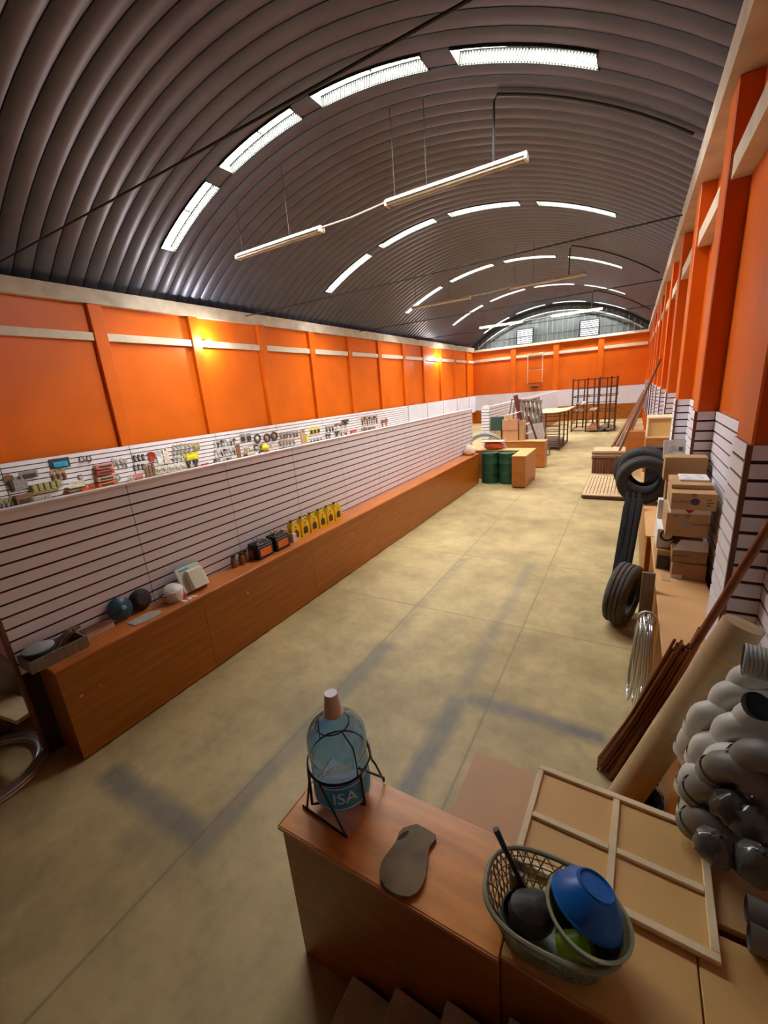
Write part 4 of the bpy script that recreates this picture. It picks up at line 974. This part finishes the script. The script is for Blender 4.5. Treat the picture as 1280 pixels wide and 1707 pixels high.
b10 = rb('small torn white-edged box left of the stack', .305, .35, 1.26, 1.45, 4.9, 5.0, 'paper_white', False)
# black metal profiles
for i in range(12):
    x = -.065 + i * .0155; a = Vector((x, 5.72 + .03 * (i % 3), 0)); b = Vector((x + .08 + i * .003, 6.62 + .05 * (i % 2), .90 + .06 * ((i * 3) % 4)))
    Mx = frame_to(a, b, (1, 0, 0)); ln = (b - a).length
    o = MB().box(-.0072, -.018, .015, .0072, .018, ln, Mx).build('metal_profile', 'black_plastic'); tag(o, 'glossy black metal profile leaning below the upright tyre', 'profile', 'black metal profiles')
# plank and wire coil
o = MB().bbox(.0, 0, 0, .10, .03, 1.02, .004).build('grey_plank', 'old_wood', None, (.185, 3.98, 0)); tag(o, 'weathered grey plank standing before the right counter', 'plank')
wc = thing('wire_coil', 'bundle of shiny silver wire hanging on the right counter front', 'wire coil', (.22, 3.42, .12))
rr = random.Random(9)
for k in range(30):
    ox = (rr.random() - .5) * .13; a0 = .36 + rr.uniform(-.05, .03); b0 = .20 + rr.uniform(-.06, .06); dy = rr.uniform(-.05, .05)
    pts = [(ox * (1 - .35 * math.sin(a)), dy + b0 * math.cos(a), .40 + a0 * math.sin(a)) for a in [2 * math.pi * i / 22 for i in range(22)]]
    MB().tube(pts, .0045, 5, closed=True).build('wire_loop', 'silver_wire', wc)
MB().torus_prof([(.05, -.012), (.062, -.012), (.062, .012), (.05, .012)], 14, Matrix.Translation((0, 0, .76)) @ Matrix.Rotation(math.pi / 2, 4, 'X') @ Matrix.Scale(1.0, 4, (1, 0, 0))).build('tie', 'silver_dull', wc)
# rods, pipes, tube
rr = random.Random(3)
for k in range(20):
    u, v = (k % 5 - 2) / 2, (k // 5 - 1.5) / 1.5
    a = Vector((.02 + .045 * u, 2.75 + .05 * v, .005)); b = Vector((.335 + .034 * u, 2.50 + .028 * v, 1.235 + rr.uniform(-.05, .03)))
    mid = (a + b) / 2 + Vector((.012, .0, -.01))
    o = MB().tube([a, mid, b], .0075, 6).build('steel_rod', 'copper_rod'); tag(o, 'rust-brown rod in the bundle leaning at the right counter', 'rod', 'bundle of rust-brown rods')
for i, (a, b, r, lb) in enumerate((((.06, 2.66, .0), (.62, 2.50, 2.02), .021, 'thick brown pipe leaning high up the right wall'),
                                   ((.10, 2.63, .0), (.41, 2.60, 1.20), .018, 'short brown pipe beside the rod bundle'),
                                   ((.12, 2.70, .0), (.44, 2.67, 1.27), .022, 'brown pipe behind the rod bundle, ending above the tan counter'))):
    t = thing('steel_pipe', lb, 'pipe', a); b_ = Vector(b) - Vector(a)
    MB().tube([(0, 0, 0), b_], r, 12, caps=False).build('wall', 'copper_rod', t); MB().tube([b_ * .99, b_ * 1.0], r * .96, 12).build('end', 'groove_dark', t)
a, b = Vector((-.065, 2.0, .0)), Vector((.48, 2.09, 1.64))
ctb = thing('cardboard_tube', 'thick tan cardboard tube leaning at the right wall', 'tube', a); d_ = b - a
MB().tube([d_ * (i / 8) for i in range(9)], [.074 + .0015 * (i % 2) for i in range(9)], 20, caps=False).build('wall', 'plywood', ctb)
MB().tube([d_ * .97, d_ * .999], .070, 20).build('core', 'plywood', ctb)
for q in (.16, .31, .47, .62, .9): MB().tube([d_ * (q - .003), d_ * (q + .003)], .0765, 20).build('seam', 'hardboard', ctb)
bk = thing('black_bucket', 'black bucket on the floor behind the framed panel', 'bucket', (.2, 2.3, 0))
MB().lathe([(.09, 0), (.12, .30), (.127, .30), (.127, .315)], 22, capt=False).lathe([(.12, .315), (.085, .01)], 22, capb=False).build('body', 'black_plastic', bk)
MB().tube([(.127 * math.cos(t_), .04, .3 + .1 * math.sin(t_)) for t_ in [math.pi * k / 10 for k in range(11)]], .004, 5).build('handle', 'silver_dull', bk)

# grey pipe elbows
def elbow_meshes(m):
    r, br = .052, .06; mb = MB()
    path = [(0, 0, -.075), (0, 0, -.01)] + [(br - br * math.cos(a), 0, br * math.sin(a) - .005) for a in [math.pi / 2 * k / 6 for k in range(7)]] + [(br + .10, 0, br - .005)]
    mb.tube(path, r, 16, caps=False)
    s1 = MB().tube([(0, 0, -.08), (0, 0, -.035)], r + .006, 16, caps=False).mesh('socket', m)
    s2 = MB().tube([(br + .06, 0, br - .005), (br + .105, 0, br - .005)], r + .006, 16, caps=False).mesh('socket', m)
    i1 = MB().tube([(0, 0, -.07), (0, 0, -.066)], r - .002, 16).mesh('bore', 'pvc_dark')
    return mb.mesh('bend', m), s1, s2, i1
EL = {m: elbow_meshes(m) for m in ('pvc_grey', 'pvc_dark')}
def elbow(px, py, y, m, lb, rot=(0, 0, -.15)):
    c = at(px + 20, py + 20, y=y)
    t = thing('pipe_elbow', lb, 'pipe elbow', c, rot=rot, group='grey pipe elbows'); e = EL[m]
    b_ = link('bend', e[0], t); link('socket', e[1], b_); link('socket', e[2], b_); link('bore', e[3], b_)
ELS = [(1150, 1178, 1.88, 'pvc_grey', 'light grey elbow at the left of the pile, second row'), (1187, 1145, 1.90, 'pvc_grey', 'light grey elbow above and right of the leftmost ones'), (1217, 1118, 1.92, 'pvc_grey', 'light grey elbow just under the ribbed duct'),
       (1133, 1214, 1.90, 'pvc_grey', 'light grey elbow peeking out at the far left of the pile'), (1154, 1229, 1.80, 'pvc_grey', 'light grey elbow in the middle of the left side of the pile'), (1192, 1199, 1.80, 'pvc_grey', 'light grey elbow in the centre of the pile'), (1226, 1180, 1.80, 'pvc_grey', 'light grey elbow left of the open pipe end'),
       (1136, 1278, 1.76, 'pvc_grey', 'light grey elbow low at the left of the pile'), (1178, 1250, 1.72, 'pvc_grey', 'light grey elbow half covered by dark ones'), (1140, 1322, 1.72, 'pvc_grey', 'lowest light grey elbow of the pile'),
       (1230, 1240, 1.62, 'pvc_dark', 'shade-toned grey elbow at the right of the pile'), (1182, 1258, 1.64, 'pvc_dark', 'shade-toned grey elbow in the middle of the pile'), (1151, 1292, 1.66, 'pvc_dark', 'shade-toned grey elbow low in the pile'), (1146, 1345, 1.63, 'pvc_dark', 'lowest shade-toned grey elbow above the bags')]
for e in ELS:
    dk = e[3] == 'pvc_dark'
    elbow(*e, rot=(.25 if dk else .06, .30 if dk else .06, -.35 if dk else -.12))
def at_x(px, py, x): return at(px, py, x=x)
a = at(1238, 1098, y=1.82); b = a + Vector((.24, -.03, .0))
t = thing('ribbed_duct', 'grey ribbed duct lying on top of the elbow pile', 'duct', a); d_ = b - a
MB().tube([d_ * (i / 40) for i in range(41)], [.058 + .003 * (i % 2) for i in range(41)], 16, caps=False).build('wall', 'hose_grey', t); MB().tube([d_ * .03, d_ * .04], .055, 16).build('bore', 'g_grey', t)
a = at(1262, 1178, y=1.68); b = a + Vector((.13, .16, -.05))
t = thing('grey_pipe', 'grey pipe with blue-grey open end facing out of the pile', 'pipe', a); d_ = b - a
MB().tube([(0, 0, 0), d_], .05, 18, caps=False).build('wall', 'hose_grey', t); MB().tube([d_ * .12, d_ * .2], .047, 18).build('bore', 'blue_dark', t)
for i, (px, py, s) in enumerate(((1222, 1345, .06), (1192, 1412, .055), (1262, 1440, .06), (1256, 1372, .06))):
    c = at(px, py, y=(1.56, 1.44, 1.42, 1.52)[i]); c.z = max(c.z, .865 + s)
    blob('plastic_bag', 'clear_bag', ('upper left', 'lower left, beside the framed panel', 'lower right', 'upper right')[i] + ' dark glossy plastic bag below the elbows' if i != 1 else 'dark glossy plastic bag beside the corner of the framed panel', 'bag', (c.x, c.y, c.z - s), [(s * .5, 0), (s * .95, s * .4), (s * 1.05, s * .9), (s * .8, s * 1.6), (s * .3, s * 2), (.01, s * 2.1)], 1.1, 1, .008, 18, seed=40 + i)
for i, (px, py) in enumerate(((1262, 1520), (1268, 1568))):
    c = at(px, py, z=.902)
    t = thing('grey_pipe', ('upper', 'lower')[i] + ' dark grey pipe at the right picture edge behind the front counter', 'pipe', (c.x - .03, c.y, c.z)); d_ = Vector((.24, -.02, 0))
    MB().tube([(0, 0, 0), d_], .04, 16, caps=False).build('wall', 'pvc_dark', t); MB().tube([d_ * .03, d_ * .04], .038, 16).build('bore', 'groove_dark', t)

# ---------------------------------------------------------------- front counter by the stairs
FY0, FY1, FX0 = .93, 1.315, -1.235
fc = thing('front_counter', 'brown laminate counter in the foreground with the water bottle', 'counter', (FX0, FY0, 0))
MB().bbox(.004, .012, 0, .985, FY1 - FY0 - .01, .842, .004).build('carcass', 'laminate_wood', fc)
MB().box(.0, 0, .0, .985, .0115, .842).build('front_panel', 'laminate_wood', fc)
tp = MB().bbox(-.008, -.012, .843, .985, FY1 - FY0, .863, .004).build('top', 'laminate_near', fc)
MB().box(-.009, -.016, .845, .985, -.0125, .862).build('edge_strip', 'edge_band', tp)
MB().box(-.012, -.012, .845, -.0085, FY1 - FY0, .862).build('edge_strip', 'edge_band', tp)
fc2 = thing('front_counter', 'tan-topped counter in the foreground under basket and bowl', 'counter', (-.247, FY0 + .012, 0))
MB().box(.0, .012, 0, .785, FY1 - FY0 - .01, .838).build('carcass', 'laminate_wood', fc2)
MB().box(0, 0, 0, .56, .0115, .838).build('front_panel', 'laminate_wood', fc2); MB().box(.565, 0, 0, .785, .0115, .838).build('front_panel', 'laminate_wood', fc2)
t2 = MB().bbox(.0, -.006, .839, .56, FY1 - FY0, .858, .003).build('top', 'hardboard', fc2); MB().bbox(.565, -.006, .839, .785, FY1 - FY0, .858, .003).build('top', 'hardboard', fc2)
MB().box(0, -.010, .84, .56, -.0065, .857).build('edge_strip', 'edge_band', t2)
rc2 = thing('return_cabinet', 'cabinet with bare brown hardboard top behind the front counter', 'cabinet', (-.575, 1.325, 0))
MB().box(0, .0, 0, .86, .39, .80).build('carcass', 'laminate_wood', rc2); MB().bbox(-.012, 0, .801, .86, .40, .82, .003).build('top', 'hardboard_top', rc2)
MB().box(.0, -.004, .803, .86, -.0005, .819).build('edge_strip', 'groove_dark', rc2)
# stairs at the camera's feet
st = thing('stairs', 'concrete steps descending beside the front counter', 'stairs', (-1.0, -.6, 0))
for k in range(6): MB().bbox(.0 + k * .235 + .085, 0, 0 if k == 0 else .0, 1.5, 1.515, .155 * (k + 1), .006).build('step', 'concrete_step', st) if k == 0 else MB().bbox(.085 + k * .235, 0, .155 * k + .0005, 1.5, 1.515, .155 * (k + 1), .006).build('step', 'concrete_step', st)

# water bottle in tilting stand
bz = .905; bc = at(566, 1322, z=bz); BX, BY = bc.x + .0, bc.y + .03
bt = thing('water_bottle', 'large clear blue water bottle with upturned cup on the front counter', 'bottle', (BX, BY, bz))
prof = [(.02, .004), (.10, .0), (.125, .008), (.132, .03), (.132, .19), (.126, .205), (.126, .225), (.134, .245), (.137, .30), (.132, .335), (.115, .37), (.08, .40), (.045, .418), (.03, .43), (.028, .47)]
outer = MB().lathe(prof, 40, capt=False)
outer.lathe([(r - .0035, z + (.004 if i < 2 else 0)) for i, (r, z) in reversed(list(enumerate(prof)))], 40, capb=False, capt=True)
outer.build('body', 'bottle_glass', bt)
def curved(name, m, r, a0, a1, z0, z1, par, n=18):
    vs = []; fs = []
    for i in range(n + 1):
        a = a0 + (a1 - a0) * i / n
        for (rr_, z) in ((r, z0), (r, z1), (r + .0012, z1), (r + .0012, z0)): vs.append((rr_ * math.cos(a), rr_ * math.sin(a), z))
    for i in range(n):
        for k in range(4): fs.append((i * 4 + k, (i + 1) * 4 + k, (i + 1) * 4 + (k + 1) % 4, i * 4 + (k + 1) % 4))
    fs += [(0, 1, 2, 3), tuple(n * 4 + k for k in (3, 2, 1, 0))]
    mb = MB().add(vs, fs); mb.sm = True; return mb.build(name, m, par)
lab = curved('label_sticker', 'bottle_label', .1325, -2.3, .6, .02, .155, bt)
me = text_mesh('ISA', .085)
for v in me.vertices:
    a = -.82 + v.co.x / .135; r = .1342 + v.co.z
    v.co = Vector((r * math.cos(a), r * math.sin(a), .088 + v.co.y))
me.materials.clear(); me.materials.append(M['label_white']); link('lettering', me, lab)
curved('label_band', 'label_white', .1338, -2.3, .6, .028, .034, lab); curved('label_band', 'label_white', .1338, -2.3, .6, .143, .148, lab)
MB().lathe([(.042, .435), (.040, .45), (.029, .535), (.0285, .538)], 22, capb=False).build('cup', 'cup_cream', bt)
MB().lathe([(.0285, .5385), (.0285, .541)], 22).build('cup_base', 'cup_top', bt)
MB().torus_prof([(.041, .432), (.045, .434), (.045, .440), (.041, .442)], 22).build('cup_rim', 'cup_cream', bt)
sd = thing('bottle_stand', 'black bent-rod stand cradling the water bottle', 'stand', (BX, BY, .864))
f = [at(px, py, z=.872) - Vector((BX, BY, .864)) for px, py in ((578, 1396), (505, 1343), (640, 1302), (612, 1268))]
rod = .0055
def q(x, y, z): return Vector((x, y, z))
MB().tube([q(-.075, -.125, .21), (f[1] + f[0]) / 2 * .2 + f[1] * .8 + q(0, 0, .0), f[1], f[0], q(.0, -.15, .22)], rod, 8).build('front_leg', 'black_metal', sd)
MB().tube([q(.125, -.02, .24), f[2] + q(0, 0, .02), f[2], f[3] + q(.05, 0, 0), f[3] + q(.03, 0, .02), q(.07, .128, .24)], rod, 8).build('rear_leg', 'black_metal', sd)
MB().tube([q(.146 * math.cos(a), .146 * math.sin(a), .225) for a in [-2.4 + 2.2 * k / 12 for k in range(13)]], rod, 8).build('cradle_bar', 'black_metal', sd)
MB().tube([q(.146 * math.cos(a), .146 * math.sin(a), .235) for a in [-.2 + 4.1 * k / 16 for k in range(17)]], rod * .8, 8).build('cradle_bar', 'black_metal', sd)
MB().tube([q(.146 * math.cos(-2.3), .146 * math.sin(-2.3), .225), q(-.09, -.125, .03), q(-.05, -.08, .012), q(.09, -.02, .012)], rod * 1.2, 8).build('bottom_bar', 'black_metal', sd)
MB().tube([q(.146 * math.cos(-.25), .146 * math.sin(-.25), .225), q(.145, -.03, .05), q(.11, -.01, .012)], rod * 1.2, 8).build('bottom_bar', 'black_metal', sd)
MB().tube([q(.075 * math.cos(a) - .0, .075 * math.sin(a) - .015, .435) for a in [2 * math.pi * k / 24 for k in range(24)]], .003, 6, closed=True).build('neck_ring', 'black_metal', sd)
for a in (-.35, 2.9): MB().tube([q(.075 * math.cos(a), .075 * math.sin(a) - .015, .435), q(.135 * math.cos(a), .135 * math.sin(a), .375), q(.148 * math.cos(a), .148 * math.sin(a), .30), q(.148 * math.cos(a), .148 * math.sin(a), .235)], .003, 6).build('ring_strut', 'black_metal', sd)

# chopping board
cbz = [(740, 735), (790, 760), (833, 788), (834, 806), (818, 826), (800, 848), (793, 885), (791, 930), (784, 985), (768, 1030), (742, 1068), (702, 1088), (660, 1082), (618, 1064), (582, 1036), (564, 1000), (560, 962), (566, 928), (584, 895), (612, 858), (636, 825), (648, 796), (656, 772), (674, 754), (706, 744), (722, 740)]
cbm = [(440 + u / 2.907, 1120 + v / 2.907) for u, v in cbz]
cp = [at(px, py, z=.882) for px, py in cbm]; cc = sum(cp, Vector()) / len(cp)
cbd = thing('chopping_board', 'worn dark clay-brown chopping board with a finger hole on the front counter', 'chopping board', (cc.x, cc.y, .863))
poly = [(v.x - cc.x, v.y - cc.y) for v in reversed(cp)]
def smooth(poly, n=2):
    for _ in range(n):
        out = []
        for i in range(len(poly)):
            a, b = poly[i], poly[(i + 1) % len(poly)]
            out += [(a[0] * .75 + b[0] * .25, a[1] * .75 + b[1] * .25), (a[0] * .25 + b[0] * .75, a[1] * .25 + b[1] * .75)]
        poly = out
    return poly
MB().prism(poly, .018).build('board', 'clay_board', cbd)
hc = at(672, 1392, z=.882) - Vector((cc.x, cc.y, 0)); hd = (at(684, 1383, z=.882) - at(662, 1400, z=.882)).normalized(); hn = Vector((-hd.y, hd.x, 0))
MB().prism([tuple((hc + hd * .03 * math.cos(a) + hn * .009 * math.sin(a))[:2]) for a in [2 * math.pi * k / 14 for k in range(14)]], .0188).build('finger_hole', 'groove_dark', cbd)

# basket with utensils
bk0 = Vector((-.115, 1.075, .859)); AX, AY = .215, .15
bs = thing('plastic_basket', 'grey-green lattice plastic basket on the front counter', 'basket', bk0, rz=.05)
def se(a, k=1.0, p=.75):
    c, s_ = math.cos(a), math.sin(a); return (AX * k * math.copysign(abs(c) ** p, c), AY * k * math.copysign(abs(s_) ** p, s_))
MB().tube([(*se(2 * math.pi * k / 40), .145) for k in range(40)], .009, 8, closed=True).build('rim', 'basket_green', bs)
MB().prism([se(2 * math.pi * k / 40, .78) for k in range(40)], .008).build('base', 'basket_green', bs)
for z, kk in ((.03, .81), (.06, .86), (.09, .91), (.115, .955)): MB().tube([(*se(2 * math.pi * k / 40, kk), z) for k in range(40)], .0028, 5, closed=True).build('hoop', 'basket_green', bs)
for k in range(40):
    a = 2 * math.pi * k / 40
    for d in (-1, 1): MB().tube([(*se(a, .785), .006), (*se(a + d * .12, .88), .075), (*se(a + d * .24, .985), .142)], .0026, 4).build('lattice_rib', 'basket_green', bs)
sp = thing('frying_ladle', 'black long-handled pan lying in the basket', 'pan', bk0 + Vector((-.085, -.0, .03)))
h0 = at(826, 1382, z=1.16) - (bk0 + Vector((-.085, -.0, .03)))
MB().lathe([(.045, .005), (.062, .02), (.068, .05), (.064, .052), (.05, .02)], 22, Matrix.Translation((0, -.02, .0)) @ Matrix.Rotation(.25, 4, 'X')).build('bowl', 'pan_black', sp)
MB().tube([(.0, .03, .05), Vector((.0, .03, .05)).lerp(h0, .5), h0], [.010, .009, .012], 8).build('handle', 'black_plastic', sp)
gc = thing('grey_tumbler', 'dark grey tumbler standing at the left end of the basket', 'tumbler', bk0 + Vector((-.125, .055, .009)))
MB().lathe([(.024, 0), (.03, .13)], 18, capt=False).lathe([(.027, .13), (.022, .004)], 18, capb=False).build('wall', 'g_grey', gc); MB().lathe([(.027, .11), (.026, .112)], 18).build('contents', 'tile_grey', gc)
blob('cooking_pot', 'pan_black', 'black dented pot lying on its side in the basket', 'pot', bk0 + Vector((-.055, -.035, .05)), [(.045, 0), (.062, .02), (.066, .06), (.06, .09), (.03, .105), (.01, .107)], 1.15, .9, .003, 20, 77, .4)
gb0 = Vector((-.02, 1.07, .90))
gb = thing('green_bowl', 'grey-green plastic bowl leaning in the basket', 'bowl', gb0, rot=(-.12, .14, 0))
MB().lathe([(.06, 0), (.09, .05), (.125, .12), (.132, .125), (.132, .131), (.122, .131), (.085, .055), (.055, .008)], 36).build('body', 'bowl_green', gb)
blu = thing('blue_bowl', 'bright blue bowl turned over inside the green bowl', 'bowl', gb0 + Vector((.012, .035, .125)), rot=(-.30, .28, 0))
MB().lathe([(.112, 0), (.108, .012), (.092, .05), (.062, .078), (.058, .078), (.056, .085), (.052, .085), (.05, .078), (.01, .079)], 36, capb=False).lathe([(.109, 0), (.104, .012), (.088, .046), (.05, .074), (.01, .075)], 36, capb=False).build('body', 'bowl_blue', blu)
MB().torus_prof([(.109, -.003), (.115, -.003), (.115, .003), (.109, .003)], 36).build('rim', 'bowl_blue', blu)
lc = thing('lime_cup', 'lime green cup lying inside the green bowl', 'cup', gb0 + Vector((-.015, -.055, .062)), rot=(.3, 1.25, .5))
MB().lathe([(.03, -.05), (.042, .05)], 22, capt=False).lathe([(.039, .05), (.028, -.045)], 22, capb=False).build('wall', 'lime', lc); MB().torus_prof([(.039, .048), (.045, .048), (.045, .054), (.039, .054)], 22).build('rim', 'lime', lc)

# framed hardboard panel lying across
fp = thing('framed_panel', 'hardboard panel with pale wooden battens lying across the cabinet tops', 'panel', (.055, 1.475, .864), rot=(-.0, 0, -.03))
hw, hd_ = .328, .245
MB().box(-hw, -hd_, .0, hw, hd_, .008).build('sheet', 'hardboard', fp)
for (x0, y0, x1, y1) in ((-hw, hd_ - .028, hw, hd_), (-hw, -hd_, hw, -hd_ + .028), (-hw, -hd_ + .029, -hw + .026, hd_ - .029), (hw - .026, -hd_ + .029, hw, hd_ - .029), (-hw + .027, -.035, -.006, -.009), (.022, -.035, hw - .027, -.009), (-.005, -hd_ + .029, .021, hd_ - .029)):
    MB().bbox(x0, y0, .0082, x1, y1, .022, .002).build('batten', 'pine', fp)

# bottom-left: low cabinet, plank and hose ring beside the near end of the counter
lc2 = MB().bbox(-5.5, 1.02, 0, -4.42, 1.5, .68, .005).build('low_cabinet', 'red_wood'); tag(lc2, 'dark reddish low cabinet left of the counter end', 'cabinet')
o = MB().bbox(-.9, -.10, 0, .0, .10, .035, .004).build('pale_plank', 'plywood', None, (-4.05, .90, .40)); o.rotation_euler = (0, 0, .14); tag(o, 'pale plank end jutting in at the left picture edge', 'plank')
for i in range(2):
    q_ = MB().bbox(-.12, -.10, 0, .12, .10, .399, .004).build('wooden_block', 'old_wood', None, (-4.8 + i * .0, .80 + i * .0, 0)) if i == 0 else None
    if q_: tag(q_, 'wooden block carrying the pale plank at the left edge', 'block')
hr = thing('hose_ring', 'coil of shiny grey hose lying on the floor at the left picture edge', 'hose', (-4.25, .55, 0), rz=.25)
for k in range(6):
    r_ = .36 + .03 * (k % 3)
    MB().tube([(r_ * math.cos(a), r_ * math.sin(a), .016 + .028 * (k // 3)) for a in [2 * math.pi * i / 44 for i in range(44)]], .014, 8, closed=True).build('loop', 'silver_dull', hr)
